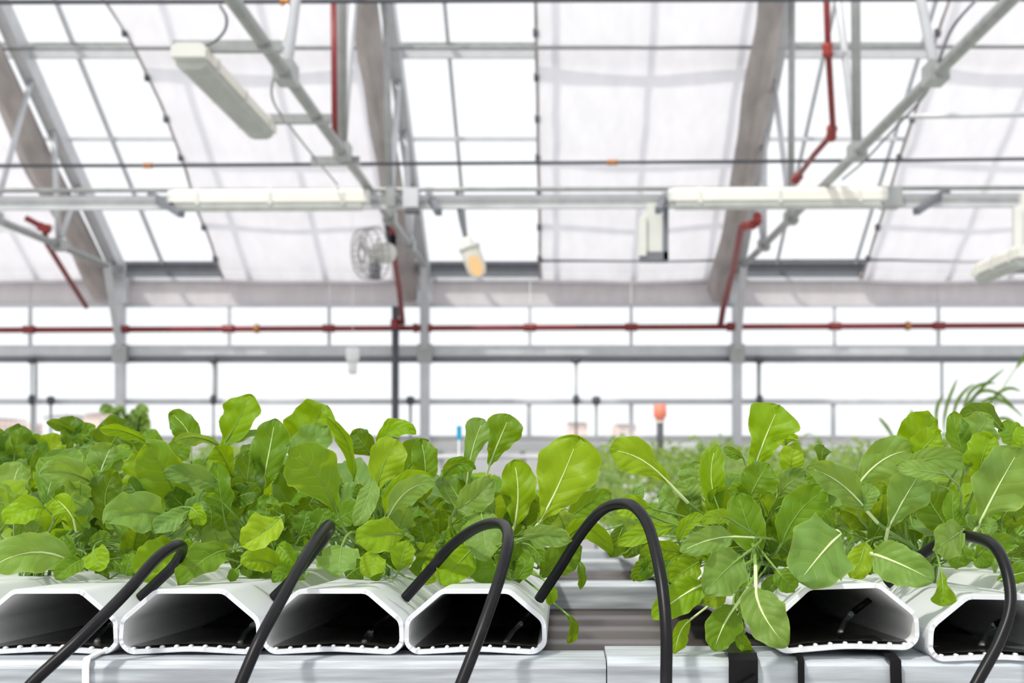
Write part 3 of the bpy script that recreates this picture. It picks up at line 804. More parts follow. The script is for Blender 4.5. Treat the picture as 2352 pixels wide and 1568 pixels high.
HR = .0041
hose('black hose arching low to the leftmost channel', [(40, 1610, .95), (80, 1562, .955), (180, 1470, .97), (290, 1360, 1.0), (360, 1282, 1.03), (405, 1252, 1.055), (419, 1262, 1.085), (400, 1297, 1.10), (365, 1332, 1.105), (322, 1372, 1.11)], HR, ((300, 1395, 1.115), (262, 1428, 1.12)), ((257, 1432, 1.12), (222, 1474, 1.12)), 1)
hose('black hose standing steep before the second channel', [(535, 1620, .93), (556, 1562, .935), (600, 1462, .95), (650, 1370, .98), (700, 1280, 1.02), (740, 1220, 1.06), (757, 1205, 1.085), (752, 1225, 1.10), (715, 1275, 1.105), (670, 1330, 1.11), (628, 1372, 1.115)], HR, ((608, 1395, 1.12), (590, 1420, 1.12)), ((582, 1434, 1.12), (550, 1478, 1.12)), 2)
hose('black hose looping over the mouth of the channel left of the gap', [(1035, 1625, .93), (1062, 1562, .935), (1105, 1450, .95), (1145, 1335, .975), (1166, 1255, 1.0), (1163, 1214, 1.03), (1140, 1201, 1.055), (1095, 1212, 1.08), (1040, 1250, 1.10), (985, 1312, 1.11), (930, 1374, 1.115)], HR, ((912, 1398, 1.12), (865, 1440, 1.125)), ((852, 1450, 1.125), (836, 1476, 1.12)), 3)
hose('black hose making the tallest arch across the empty gap', [(1530, 1640, .935), (1530, 1562, .94), (1530, 1440, .95), (1517, 1320, .97), (1492, 1215, 1.0), (1462, 1168, 1.02), (1428, 1156, 1.04), (1382, 1172, 1.06), (1335, 1225, 1.08), (1285, 1305, 1.10), (1238, 1376, 1.115)], HR, ((1222, 1400, 1.12), (1200, 1428, 1.125)), ((1196, 1432, 1.12), (1160, 1478, 1.12)), 4)
hose('black hose curving down past the right edge channel', [(2215, 1620, .93), (2250, 1556, .935), (2296, 1470, .945), (2321, 1390, .955), (2312, 1310, .97), (2285, 1255, .99), (2240, 1234, 1.02), (2195, 1232, 1.05), (2140, 1258, 1.07), (2085, 1300, 1.08), (2036, 1342, 1.085)], HR, ((2000, 1375, 1.09), (1960, 1405, 1.09)), ((1955, 1410, 1.09), (1930, 1452, 1.09)), 5)
hose('black hose feeding the channel cut by the right edge', [(2580, 1560, .94), (2580, 1400, .96), (2520, 1290, 1.0), (2460, 1290, 1.04), (2400, 1340, 1.06), (2372, 1374, 1.07)], HR, ((2330, 1412, 1.075), (2286, 1434, 1.08)), ((2283, 1436, 1.08), (2254, 1482, 1.08)), 6)

# ---------------------------------------------------------------- leaves
PROF = {   # half-width along the blade, 0 = base, 1 = tip
    'spat': [(0, .05), (.12, .17), (.25, .36), (.42, .70), (.6, .96), (.72, 1.0), (.86, .90), (1, .62)],
    'ov': [(0, .07), (.08, .30), (.22, .74), (.38, .97), (.5, 1.0), (.68, .93), (.85, .72), (1, .42)],
    'round': [(0, .12), (.06, .50), (.16, .86), (.32, 1.0), (.55, .98), (.75, .86), (.9, .62), (1, .42)],
    'long': [(0, .10), (.10, .35), (.25, .66), (.45, .92), (.62, 1.0), (.8, .90), (.92, .66), (1, .4)],
    'tri': [(0, .10), (.2, .30), (.4, .46), (.6, .70), (.78, 1.0), (.9, .98), (1, .72)],
    'lobe': [(0, .06), (.05, .30), (.10, .42), (.15, .24), (.22, .34), (.32, .74), (.48, .98), (.66, 1.0), (.85, .82), (1, .5)],
}


def prof(shape, t):
    P = PROF[shape]
    for (a, x), (b, y) in zip(P[:-1], P[1:]):
        if t <= b:
            k = (t - a) / (b - a); k = k * k * (3 - 2 * k) * .5 + k * .5; w = x + (y - x) * k; break
    else: w = P[-1][1]
    return w * math.sqrt(max(0, 1 - max(0, (t - .80) / .20) ** 2.4)) if t > .80 else w


def quad(p0, p1, p2, t):            # passes through p1 at t = .5
    return p0 * ((1 - t) * (1 - 2 * t)) + p1 * (4 * t * (1 - t)) + p2 * (t * (2 * t - 1))


def leaf_into(mb, p0, p1, p2, w, roll=0, cup=20, shape='spat', seed=0, facing=Vector((0, -1, 0)), nu=14, nv=4, twist=0, wave=1.0, mi=0):
    rr = random.Random(seed); ph = [rr.uniform(0, 6.28) for _ in range(6)]; L = ((p1 - p0).length + (p2 - p1).length)
    cols = 2 * nv + 1; base = len(mb.v)
    fa, fb = 1.5 + rr.random() * 1.5, 2 + rr.random() * 2
    asym = rr.uniform(-.08, .08)
    for i in range(nu + 1):
        t = 1 - (1 - i / nu) ** 1.45
        P = quad(p0, p1, p2, t); T = (quad(p0, p1, p2, min(1, t + .02)) - quad(p0, p1, p2, max(0, t - .02)))
        T = T.normalized() if T.length > 1e-7 else Vector((0, 0, 1))
        lat = T.cross(facing)
        if lat.length < .25: lat = lat + T.cross(Vector((.3, -.5, .8))) * .4
        lat.normalize(); nrm = lat.cross(T).normalized()
        a = math.radians(roll + twist * (t - .5)); lat, nrm = lat * math.cos(a) + nrm * math.sin(a), nrm * math.cos(a) - lat * math.sin(a)
        hw = prof(shape, t) * w / 2
        for k in range(-nv, nv + 1):
            v = k / nv; av = abs(v); sg = 1 if v >= 0 else -1
            c = math.radians(cup) * (1.15 - .55 * av)
            ww = hw * (1 + asym * sg) * (1 + (.045 * math.sin(t * 27 + ph[0] + sg) + .05 * math.sin(t * 11 + ph[4] + 2 * sg)) * (av > .9))
            q = P + lat * (sg * ww * av * math.cos(c)) + nrm * (ww * av * math.sin(c))
            off = min(1, av * 2.2)
            q += nrm * wave * off * (w * .10 * av * av * math.sin(2 * math.pi * fa * t + ph[1 if sg > 0 else 2]) + w * .04 * math.sin(2 * math.pi * fb * t + ph[3]) * (1 - av * .5))
            q += nrm * wave * off * w * .10 * mnoise.noise(Vector((t * 5 + seed * 3.1, v * 2.2, seed * .7)))
            mb.uv[len(mb.v)] = (t, v * .5 + .5); mb.v.append(q)
    for i in range(nu):
        for k in range(cols - 1):
            a = base + i * cols + k; mb.f.append((a, a + 1, a + cols + 1, a + cols)); mb.mi.append(mi)


def stalk_into(mb, C, p0, p1, p2, r0, mi=0, n=6, along=.88, rib=None):
    d = (quad(p0, p1, p2, .06) - p0).normalized(); D = (p0 - C).length; st = (p0 - C).normalized()
    lift = Vector((0, 0, 1)) * min(D * .34, .035); k = max(0.0, d.dot(st))
    c1 = C + lift + st * D * .12; c2 = p0 - (d * k + st * (1 - k)).normalized() * D * .30
    if p0.z < C.z + .02: c2.z = max(c2.z, p0.z + .006)
    pts = [C * (1 - t) ** 3 + c1 * 3 * t * (1 - t) ** 2 + c2 * 3 * t * t * (1 - t) + p0 * t ** 3 for t in [i / 8 for i in range(8)]]
    rs = [r0 * lerp(1.15, .9, i / 8) for i in range(8)]
    m = 7
    for i in range(m + 1):
        t = along * i / m; pts.append(quad(p0, p1, p2, t)); rs.append(max(.00022, r0 * .85 * (1 - t / (along + .04)) ** .8))
    f0 = len(mb.f); mb.tube(pts, rs, n, True, mi)
    if rib is not None:
        for q in range(f0 + 7 * n, len(mb.f)): mb.mi[q] = rib


TINT = {'y': (.205, .365, .003), 'g': (.100, .228, .012), 'd': (.038, .112, .004), 'b': (.168, .305, .078), 'l': (.285, .45, .012)}  # bluish greens have the sky sheen of upturned leaves mixed in


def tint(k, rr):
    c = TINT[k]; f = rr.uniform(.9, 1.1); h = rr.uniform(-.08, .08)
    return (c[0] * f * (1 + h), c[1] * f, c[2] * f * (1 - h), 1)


def add_leaf(plant, C, p0, p1, p2, w, roll=0, cup=20, shape='spat', col='g', seed=0, facing=Vector((0, -1, 0)), rib='stalk', r0=.0012, twist=0, wave=1, nu=16, nv=5):
    mb = MB(); leaf_into(mb, p0, p1, p2, w, roll, cup, shape, seed, facing, nu, nv, twist, wave)
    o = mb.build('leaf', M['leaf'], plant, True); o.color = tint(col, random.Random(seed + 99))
    sm = MB(); stalk_into(sm, C, p0, p1, p2, r0, rib=1 if rib == 'rib' else None)
    sm.build('stalk', [M['stalk'], M['rib']] if rib == 'rib' else M['stalk'], o, True)
    return o


# front plants: one (two deep) per channel
FRONT = {0: 'arugula plant at the left edge, pale leaf spilling over the channel', 1: 'arugula plant standing behind the lowest hose at the left', 2: 'arugula plant in the second channel under the tallest curled leaf',
         3: 'arugula plant in the third channel with the big dark paddle leaf', 4: 'arugula plant in the channel left of the gap with broad backlit leaf',
         6: 'arugula plant spilling left into the gap from the tied channel', 7: 'arugula plant behind the right hose with large rounded leaves', 8: 'arugula plant at the right edge of the bench'}
BACK = {0: 'second arugula plant at the left edge behind the front row', 1: 'second arugula plant behind the lowest hose plant', 2: 'arugula plant with tall upright curled leaf against the window', 3: 'second arugula plant behind the big dark paddle leaf', 4: 'second arugula plant behind the backlit leaf with two pale tall leaves',
        6: 'second arugula plant right of the gap with tall triangular leaf', 7: 'second arugula plant behind the right hose with domed dark leaf', 8: 'second arugula plant at the far right edge'}
PL = {}
for i in FRONT:
    c = crown(i, 1.27 if i < 5 else 1.20) - Vector((.027 if i == 6 else 0, 0, 0)); PL[(i, 0)] = (empty('arugula_plant', c, FRONT[i], 'plant', 'arugula plants in the front row'), c)
    c = crown(i, 1.40 if i < 5 else 1.34); PL[(i, 1)] = (empty('arugula_plant', c, BACK[i], 'plant', 'arugula plants in the second row'), c)
for i in (-1, 0, 1):
    c = crown(i, 1.60); PL[(i, 2)] = (empty('arugula_plant', c, 'tall blurred arugula plant third back in the ' + chname(i), 'plant', 'arugula plants in the blurred rows'), c)
CPX = {k: VX + v[1].x / v[1].y * F for k, v in PL.items()}

# traced leaves: base, mid, tip (photo pixels), full width, distance class, roll, cup, shape, colour, rib, distance change to the tip
DC = {'N': 1.06, 'F': 1.13, 'M': 1.19, 'B': 1.26, 'C': 1.34, 'D': 1.42, 'E': 1.62}
LV = [
 (508,1030, 548,965, 574,905, 88,'C',10,24,'long','y','s',.00), (440,1022, 428,985, 392,948, 66,'C',-20,34,'ov','g','r',0), (345,1020, 290,992, 227,985, 36,'B',25,30,'long','y','s',-.02),
 (505,1024, 450,1004, 398,1016, 38,'B',40,20,'ov','b','s',-.02), (505,1024, 550,1006, 597,990, 30,'C',35,25,'long','b','s',0), (540,1120, 520,1065, 494,1024, 66,'B',0,42,'tri','y','s',-.02),
 (545,1046, 570,1036, 594,1030, 34,'C',20,30,'ov','b','s',0), (422,1180, 380,1090, 334,1016, 118,'M',0,14,'ov','g','s',-.03), (505,1116, 440,1094, 374,1086, 56,'M',-15,30,'ov','b','s',-.03),
 (326,1140, 320,1090, 306,1036, 74,'B',0,28,'ov','y','s',0), (218,1112, 158,1086, 92,1088, 74,'M',-10,34,'ov','b','s',-.04), (172,1090, 176,1062, 179,1038, 40,'C',0,20,'ov','g','s',0),
 (205,1102, 204,1086, 206,1068, 50,'C',0,20,'round','g','s',0), (230,1095, 240,1060, 258,1022, 92,'D',0,16,'ov','b','r',0), (256,1200, 242,1140, 268,1082, 84,'M',-10,20,'ov','d','s',0),
 (190,1215, 165,1165, 152,1112, 76,'B',0,20,'ov','d','s',0), (104,1166, 56,1170, 10,1204, 68,'F',-12,26,'ov','y','s',-.02), (168,1190, 150,1165, 128,1146, 62,'F',0,25,'lobe','y','r',0),
 (378,1184, 312,1176, 240,1200, 104,'F',-8,38,'ov','b','s',-.04), (434,1174, 395,1192, 350,1222, 50,'F',-10,25,'long','b','s',-.02), (438,1165, 455,1182, 458,1206, 40,'F',0,20,'round','y','s',0),
 (516,1192, 506,1130, 498,1064, 66,'M',10,15,'ov','g','s',0), (560,1185, 568,1105, 576,1032, 84,'B',0,18,'ov','d','s',0), (170,1292, 70,1268, -40,1316, 98,'F',-6,30,'ov','b','r',-.05),
 (190,1284, 160,1302, 126,1328, 52,'F',-10,26,'ov','g','s',-.02), (214,1262, 222,1286, 226,1312, 64,'F',0,16,'round','y','s',-.01), (290,1320, 296,1296, 306,1268, 40,'F',0,16,'round','g','s',0),
 (405,1256, 360,1290, 318,1330, 96,'F',-5,14,'ov','y','s',-.02), (524,1262, 470,1284, 408,1342, 84,'F',-14,32,'ov','g','s',-.05), (546,1304, 536,1318, 528,1334, 26,'F',0,20,'ov','g','s',0),
 (640,1190, 604,1222, 552,1252, 84,'N',-8,36,'ov','l','s',-.02), (612,1222, 612,1180, 616,1138, 82,'M',5,14,'ov','g','s',0), (642,1304, 600,1286, 556,1296, 62,'F',-10,24,'ov','y','s',-.03),
 (600,1125, 617,1045, 632,960, 88,'B',0,20,'long','g','r',0), (700,1045, 716,985, 752,930, 118,'C',0,22,'ov','y','s',0), (662,1064, 708,1022, 752,978, 88,'B',0,18,'ov','b','s',0),
 (776,1180, 736,1100, 668,1032, 126,'F',0,12,'spat','g','s',-.03), (655,1215, 690,1120, 722,1045, 124,'B',0,14,'ov','d','r',0), (812,1105, 800,1020, 752,958, 44,'B',30,45,'long','y','s',-.02),
 (852,1044, 830,1015, 812,994, 66,'C',0,20,'ov','d','s',0), (864,1140, 878,1075, 914,1008, 88,'M',0,18,'spat','l','s',0), (866,1022, 905,985, 956,996, 50,'C',20,36,'ov','y','s',-.02),
 (930,1085, 955,1050, 984,1012, 88,'C',0,20,'ov','g','s',0), (975,1108, 976,1060, 966,1008, 70,'B',-20,38,'ov','g','r',0), (884,1185, 928,1112, 998,1096, 56,'M',-12,34,'ov','y','r',-.04),
 (892,1185, 940,1124, 1002,1112, 62,'F',-12,30,'ov','b','r',-.03), (858,1100, 842,1150, 814,1208, 50,'F',0,22,'ov','b','s',-.02), (928,1226, 872,1228, 816,1246, 84,'N',-10,30,'ov','y','s',-.03),
 (784,1256, 780,1288, 778,1322, 96,'N',0,12,'round','b','s',-.02), (918,1308, 926,1275, 936,1240, 58,'F',0,20,'ov','y','s',0), (866,1270, 856,1298, 850,1326, 60,'F',0,20,'round','l','s',-.02),
 (872,1330, 858,1318, 842,1310, 32,'F',0,10,'round','g','s',0), (1104,1166, 1112,1225, 1118,1285, 94,'F',0,12,'ov','b','s',-.03), (1086,1258, 1050,1298, 1012,1344, 82,'F',-5,14,'ov','y','s',-.03),
 (1086,1272, 1104,1302, 1132,1336, 66,'F',5,16,'ov','g','s',-.01), (1046,1170, 1090,1142, 1132,1100, 74,'F',0,34,'ov','b','s',0), (1072,1112, 1086,1030, 1112,962, 66,'B',0,16,'tri','b','r',0),
 (1124,1068, 1144,1018, 1172,952, 88,'B',0,18,'tri','g','r',-.01), (1016,1098, 1052,1066, 1092,1078, 44,'B',-10,24,'ov','g','s',-.02), (1182,1206, 1190,1130, 1180,1056, 84,'M',0,24,'long','y','r',0),
 (1238,1200, 1284,1112, 1328,1002, 144,'F',0,16,'spat','l','r',0), (1198,1236, 1256,1228, 1312,1240, 58,'N',-14,32,'ov','b','s',-.03), (1290,1256, 1345,1212, 1408,1270, 56,'M',-18,28,'ov','y','s',-.02),
 (1240,1325, 1290,1285, 1338,1258, 76,'M',-10,16,'ov','g','s',0), (1326,1280, 1336,1314, 1334,1354, 24,'M',30,20,'long','g','s',0), (1252,1334, 1266,1360, 1262,1390, 30,'F',10,20,'ov','y','s',0),
 (1300,1408, 1318,1440, 1304,1478, 26,'F',20,30,'long','y','s',0), (1548,1122, 1474,1056, 1398,1034, 88,'F',-6,28,'spat','l','r',-.02), (1662,1190, 1634,1105, 1646,1020, 62,'M',5,24,'long','y','r',0),
 (1726,1092, 1754,1015, 1790,930, 122,'M',0,20,'tri','y','r',0), (1724,1138, 1742,1102, 1766,1066, 90,'F',0,16,'ov','g','s',0), (1746,1278, 1716,1200, 1694,1132, 86,'F',0,12,'ov','g','s',0),
 (1602,1124, 1598,1092, 1600,1060, 84,'D',0,14,'ov','b','s',0), (1708,1052, 1685,1040, 1661,1027, 26,'B',10,20,'ov','g','s',0), (1814,1088, 1818,1054, 1826,1018, 60,'M',0,14,'ov','l','s',0),
 (1806,1022, 1806,1000, 1818,982, 56,'B',0,14,'ov','l','s',0), (1890,1068, 1888,1046, 1892,1024, 44,'C',0,14,'tri','d','s',0), (1990,1172, 1925,1106, 1852,1074, 80,'F',-8,34,'ov','b','r',-.03),
 (1968,1166, 1990,1140, 2006,1112, 50,'F',0,20,'round','b','s',0), (1968,1118, 2028,1056, 2098,1034, 100,'M',0,12,'long','b','r',0), (1794,1250, 1838,1172, 1900,1124, 98,'F',0,14,'ov','g','s',-.01),
 (1788,1138, 1815,1108, 1852,1088, 66,'M',0,18,'ov','b','s',0), (1930,1226, 1886,1272, 1834,1338, 158,'N',0,10,'round','b','r',-.03), (2006,1272, 2070,1296, 2146,1334, 92,'N',0,18,'round','b','r',-.02),
 (1988,1246, 1976,1288, 1958,1332, 62,'F',0,16,'ov','l','s',-.01), (2040,1214, 2074,1150, 2118,1078, 104,'F',0,14,'spat','b','r',-.02), (2172,1088, 2115,1080, 2058,1068, 44,'N',-10,16,'ov','b','s',0),
 (2068,1094, 2140,1052, 2232,1068, 58,'F',-6,18,'ov','b','s',0), (2082,1044, 2110,1000, 2154,962, 98,'B',0,14,'ov','y','s',0), (2108,1048, 2130,1020, 2160,992, 72,'M',0,14,'round','y','s',0),
 (2214,1048, 2200,1000, 2188,946, 60,'M',0,20,'ov','g','s',0), (2304,992, 2258,950, 2204,958, 50,'B',-20,24,'ov','d','s',-.02), (2226,1024, 2250,988, 2276,958, 92,'M',0,16,'round','b','s',0),
 (2250,1082, 2260,1040, 2276,1002, 88,'F',0,14,'round','y','s',0), (2248,1206, 2292,1118, 2344,1028, 136,'F',0,12,'lobe','b','r',-.01), (2352,1040, 2346,1010, 2352,982, 44,'F',0,14,'ov','y','s',0),
 (2344,1022, 2322,995, 2298,974, 56,'B',0,18,'ov','g','s',0), (2188,1228, 2146,1168, 2108,1102, 94,'M',0,14,'ov','d','s',0), (2196,1216, 2188,1172, 2190,1126, 48,'F',0,20,'ov','g','s',0),
 (2204,1222, 2178,1240, 2142,1264, 84,'N',0,14,'round','b','s',-.03), (2214,1248, 2204,1276, 2200,1304, 64,'F',0,14,'ov','g','s',0), (2162,1312, 2166,1352, 2166,1392, 58,'N',0,16,'tri','y','s',-.01),
 (2290,1334, 2335,1318, 2380,1310, 50,'F',0,20,'ov','g','r',0), (1690,1232, 1628,1240, 1562,1268, 62,'N',-12,28,'ov','b','r',-.02), (1574,1272, 1522,1262, 1470,1268, 48,'F',0,20,'ov','y','s',-.02),
 (1554,1208, 1488,1222, 1416,1252, 44,'M',-10,26,'long','l','s',-.02), (1558,1244, 1580,1205, 1618,1184, 36,'F',20,34,'ov','y','s',-.01), (1684,1196, 1648,1186, 1612,1204, 36,'N',-10,24,'ov','y','s',-.02),
 (1706,1276, 1664,1312, 1618,1362, 102,'N',0,14,'ov','b','s',-.02), (1610,1288, 1576,1308, 1538,1336, 70,'F',-8,24,'ov','y','s',-.01), (1624,1338, 1566,1368, 1498,1420, 78,'N',-6,26,'ov','y','r',-.01),
 (1584,1424, 1562,1452, 1550,1502, 44,'N',10,30,'long','y','r',-.01), (1692,1388, 1662,1436, 1640,1494, 80,'N',0,14,'ov','g','r',-.01), (1736,1346, 1752,1408, 1808,1486, 100,'NN',0,22,'ov','b','r',-.02),
 (1784,1308, 1802,1330, 1826,1358, 54,'N',0,14,'ov','g','s',0), (1690,1452, 1704,1474, 1726,1502, 32,'N',10,24,'ov','y','s',0), (1672,1366, 1646,1372, 1618,1388, 42,'N',0,20,'ov','l','s',0),
 (1492,1284, 1474,1308, 1458,1334, 44,'C',0,14,'ov','g','s',0), (1494,1168, 1452,1164, 1412,1172, 58,'M',-10,24,'ov','l','s',-.02), (1458,1158, 1464,1138, 1470,1116, 30,'M',0,14,'long','b','s',0),
 (1432,1204, 1418,1242, 1400,1278, 48,'C',10,18,'ov','d','s',0), (1300,1194, 1350,1158, 1404,1132, 66,'D',-10,18,'ov','g','s',0), (1610,1300, 1600,1265, 1640,1260, 70,'F',0,16,'ov','y','s',0),
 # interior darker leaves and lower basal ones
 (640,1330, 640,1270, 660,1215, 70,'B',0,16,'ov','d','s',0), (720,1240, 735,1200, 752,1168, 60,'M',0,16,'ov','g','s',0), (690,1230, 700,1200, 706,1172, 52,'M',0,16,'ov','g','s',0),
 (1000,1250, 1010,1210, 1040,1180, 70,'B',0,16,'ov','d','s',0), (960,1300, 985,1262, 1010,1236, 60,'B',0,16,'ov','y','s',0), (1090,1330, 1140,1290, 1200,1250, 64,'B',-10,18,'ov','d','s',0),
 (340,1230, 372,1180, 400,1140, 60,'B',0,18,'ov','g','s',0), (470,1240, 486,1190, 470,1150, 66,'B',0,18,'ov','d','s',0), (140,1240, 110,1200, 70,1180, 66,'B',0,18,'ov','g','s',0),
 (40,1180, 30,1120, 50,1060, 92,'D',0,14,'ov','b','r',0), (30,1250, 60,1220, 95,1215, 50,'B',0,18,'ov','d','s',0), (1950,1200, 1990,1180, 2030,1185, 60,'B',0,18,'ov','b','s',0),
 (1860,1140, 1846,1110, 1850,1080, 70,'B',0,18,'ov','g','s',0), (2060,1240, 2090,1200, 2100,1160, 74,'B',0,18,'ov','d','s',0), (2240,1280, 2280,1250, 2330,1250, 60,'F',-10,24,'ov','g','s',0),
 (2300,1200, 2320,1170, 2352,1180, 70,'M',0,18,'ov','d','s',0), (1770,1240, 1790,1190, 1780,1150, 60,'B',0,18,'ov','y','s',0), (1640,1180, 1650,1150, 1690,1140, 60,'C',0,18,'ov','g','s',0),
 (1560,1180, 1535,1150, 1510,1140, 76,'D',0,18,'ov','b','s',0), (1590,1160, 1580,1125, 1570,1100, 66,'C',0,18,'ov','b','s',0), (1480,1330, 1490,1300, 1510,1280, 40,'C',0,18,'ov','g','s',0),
 (30,1085, 36,1030, 46,974, 104,'E',0,14,'ov','d','s',0), (-20,1070, -14,1030, -20,985, 90,'E',0,14,'ov','g','s',0), (72,1080, 86,1040, 70,1000, 60,'E',0,20,'ov','g','s',0), (150,1075, 158,1010, 168,955, 62,'E',0,18,'tri','d','s',0),
 (180,1000, 145,978, 106,970, 30,'E',20,24,'long','d','s',-.02), (96,1100, 140,1062, 205,1062, 72,'E',-10,24,'ov','b','s',-.03), (110,1060, 120,1030, 150,1005, 66,'E',0,20,'ov','l','s',0), (240,1060, 262,1010, 300,970, 100,'E',0,14,'ov','d','s',0),
 (200,1030, 190,1000, 220,978, 46,'E',0,24,'ov','g','s',0), (190,1060, 200,1036, 190,1008, 70,'E',0,18,'ov','b','s',0), (10,1120, 30,1080, 20,1050, 84,'E',0,16,'ov','b','s',0), (330,1060, 340,1020, 330,990, 70,'E',0,16,'ov','g','s',0), (400,1060, 410,1035, 440,1012, 60,'E',0,16,'ov','g','s',0),
 (2243,1206, 2230,1194, 2216,1190, 34,'F',0,14,'round','b','s',-.01), (2254,1204, 2272,1208, 2291,1218, 38,'F',0,14,'round','b','s',-.01),
 (1560,1262, 1535,1300, 1520,1338, 54,'C',0,16,'ov','g','s',-.03), (1530,1250, 1500,1270, 1470,1300, 50,'D',-8,18,'ov','g','s',-.03), (1590,1290, 1560,1310, 1545,1350, 50,'C',0,18,'ov','d','s',-.02), (1500,1240, 1462,1250, 1436,1282, 46,'D',0,18,'ov','d','s',-.02),
 (1470,1225, 1440,1240, 1424,1276, 40,'D',0,18,'ov','y','s',-.02), (1650,1330, 1622,1352, 1600,1390, 56,'F',0,18,'ov','d','s',-.02), (1700,1400, 1690,1440, 1700,1476, 44,'F',0,18,'ov','d','s',-.02), (1720,1330, 1712,1372, 1700,1410, 50,'F',0,18,'ov','g','s',-.02),
 (1640,1230, 1660,1190, 1660,1150, 60,'B',0,18,'ov','g','s',0), (1800,1330, 1770,1350, 1760,1390, 46,'F',0,18,'ov','g','s',-.01), (1600,1210, 1585,1170, 1600,1130, 66,'C',0,18,'ov','d','s',0),
 (250,1330, 232,1290, 222,1262, 40,'M',0,18,'ov','g','s',0), (700,1330, 660,1318, 625,1336, 44,'F',-8,20,'ov','g','s',-.02), (960,1335, 985,1318, 975,1290, 44,'F',0,20,'ov','y','s',0), (1180,1332, 1205,1300, 1196,1275, 44,'F',0,20,'ov','g','s',0),
]
NEARDC = dict(DC, NN=.965)
for n, (bx, by, mx, my, tx, ty, w, dc, roll, cup, shape, colr, rib, dy) in enumerate(LV):
    right = bx > 1440
    Y0 = NEARDC[dc] - (.045 if right and dc not in ('NN', 'D') else 0)
    if right and dc == 'N': Y0 = 1.0
    row = 2 if dc == 'E' else 1 if dc in ('C', 'D') else 0
    ch = min([k for k in PL if k[1] == row and (k[0] > 5) == right], key=lambda k: abs(CPX[k] - bx))
    plant, C = PL[ch]
    p0, p1, p2 = W(bx, by, Y0), W(mx, my, Y0 + dy * .4 - .004), W(tx, ty, Y0 + dy)
    rr = random.Random(n)
    C2 = C + Vector((rr.uniform(-.012, .012), rr.uniform(-.012, .012), -.003))
    big = w > 70
    add_leaf(plant, C2, p0, p1, p2, w / F * Y0, roll, cup, shape, colr, n, rib='rib' if rib == 'r' else 'stalk', r0=(.0015 if rib == 'r' and big else .0012 if big else .0009), nu=20 if big else 14, nv=5 if big else 4)


# small low leaves close above the channel mouths
rb_ = random.Random(4242)
for n in range(190):
    left = n < 130
    x = rb_.uniform(-20, 1300) if left else rb_.uniform(1620, 2380); y = rb_.uniform(1130, 1318); Y0 = rb_.uniform(1.17, 1.25) - (0 if left else .05) + (.17 if n % 3 == 0 and y < 1285 else 0)
    a = math.radians(rb_.uniform(-75, 75) if y < 1260 else rb_.uniform(-150, 150)); l = rb_.uniform(48, 88)
    dx, dy_ = math.sin(a) * l / 2, -math.cos(a) * l / 2
    if y + abs(dy_) > 1330: continue
    plant, C = PL[min([k for k in PL if k[1] == 0 and (k[0] > 5) == (not left)], key=lambda k: abs(CPX[k] - x))]
    bend = rb_.uniform(-8, 8)
    add_leaf(plant, C + Vector((rb_.uniform(-.012, .012), rb_.uniform(-.012, .012), -.003)), W(x - dx, y - dy_, Y0), W(x + bend, y - 6, Y0 - .006), W(x + dx, y + dy_, Y0 - rb_.uniform(0, .03)), l * rb_.uniform(.55, .9) / F * Y0, rb_.uniform(-25, 25), rb_.uniform(8, 34), rb_.choice(['ov', 'spat', 'ov', 'round']), rb_.choice('ggdddyb'), 3000 + n, r0=.0009, nu=12, nv=4)


# silhouette of the leaf mass against the windows, so that the fill stays below it
SIL = [(-200, 990), (0, 985), (40, 985), (90, 1010), (150, 990), (200, 1010), (300, 1010), (400, 1025), (480, 1030), (560, 1025), (700, 1010), (800, 1020), (950, 1030), (1050, 1060), (1150, 1085), (1230, 1120), (1330, 1190), (1400, 1240), (1500, 1240), (1560, 1130), (1650, 1080), (1720, 1060), (1850, 1060), (1950, 1055), (2050, 1035), (2150, 1010), (2352, 1010), (2600, 1000)]


def sil(x):
    for (a, p), (b, q) in zip(SIL[:-1], SIL[1:]):
        if x <= b: return p + (q - p) * max(0, (x - a) / (b - a))
    return SIL[-1][1]


def natural(C, rr, stem, blade, elev, az, droop=.5):
    d = Vector((math.cos(az) * math.cos(elev), math.sin(az) * math.cos(elev), math.sin(elev)))
    out = Vector((math.cos(az), math.sin(az), 0))
    p0 = C + d * stem
    d1 = (d + out * droop * .4 - Vector((0, 0, droop * .15))).normalized(); p1 = p0 + d1 * blade * .5
    d2 = (d1 + out * droop * .5 - Vector((0, 0, droop * .6))).normalized(); p2 = p1 + d2 * blade * .5
    face = (-out * .6 + Vector((0, 0, 1))).normalized()
    return p0, p1, p2, face


# fill each front plant with more leaves, behind and between the traced ones
for (i, row), (plant, C) in list(PL.items()):
    rr = random.Random(100 + i * 2 + row); made = 0; tries = 0
    while made < (9 if row == 0 else 12) and tries < 80:
        tries += 1
        az = rr.uniform(.1, math.pi - .1) if rr.random() < .8 else rr.uniform(0, 6.28); el = math.radians(rr.uniform(28, 82))
        stem, blade = rr.uniform(.03, .085), rr.uniform(.042, .072)
        p0, p1, p2, face = natural(C, rr, stem, blade, el, az, rr.uniform(.2, .9))
        ok = True
        for p in (p0, p1, p2):
            px = VX + p.x / p.y * F; py = VY - (p.z - EYE) / p.y * F
            if py < sil(px) + 18 or p.y < 1.17 or p.z < C.z + .006: ok = False
            if i in (4,) and px > 1330: ok = False
            if i == 6 and px < 1480: ok = False
        if not ok: continue
        add_leaf(plant, C, p0, p1, p2, blade * rr.uniform(.5, .72), rr.uniform(-25, 25), rr.uniform(8, 34), rr.choice(['ov', 'spat', 'ov', 'long']), rr.choice('gggdyb'), 1000 + i * 50 + row * 25 + made, face, 'stalk', .001, nu=12, nv=4)
        made += 1

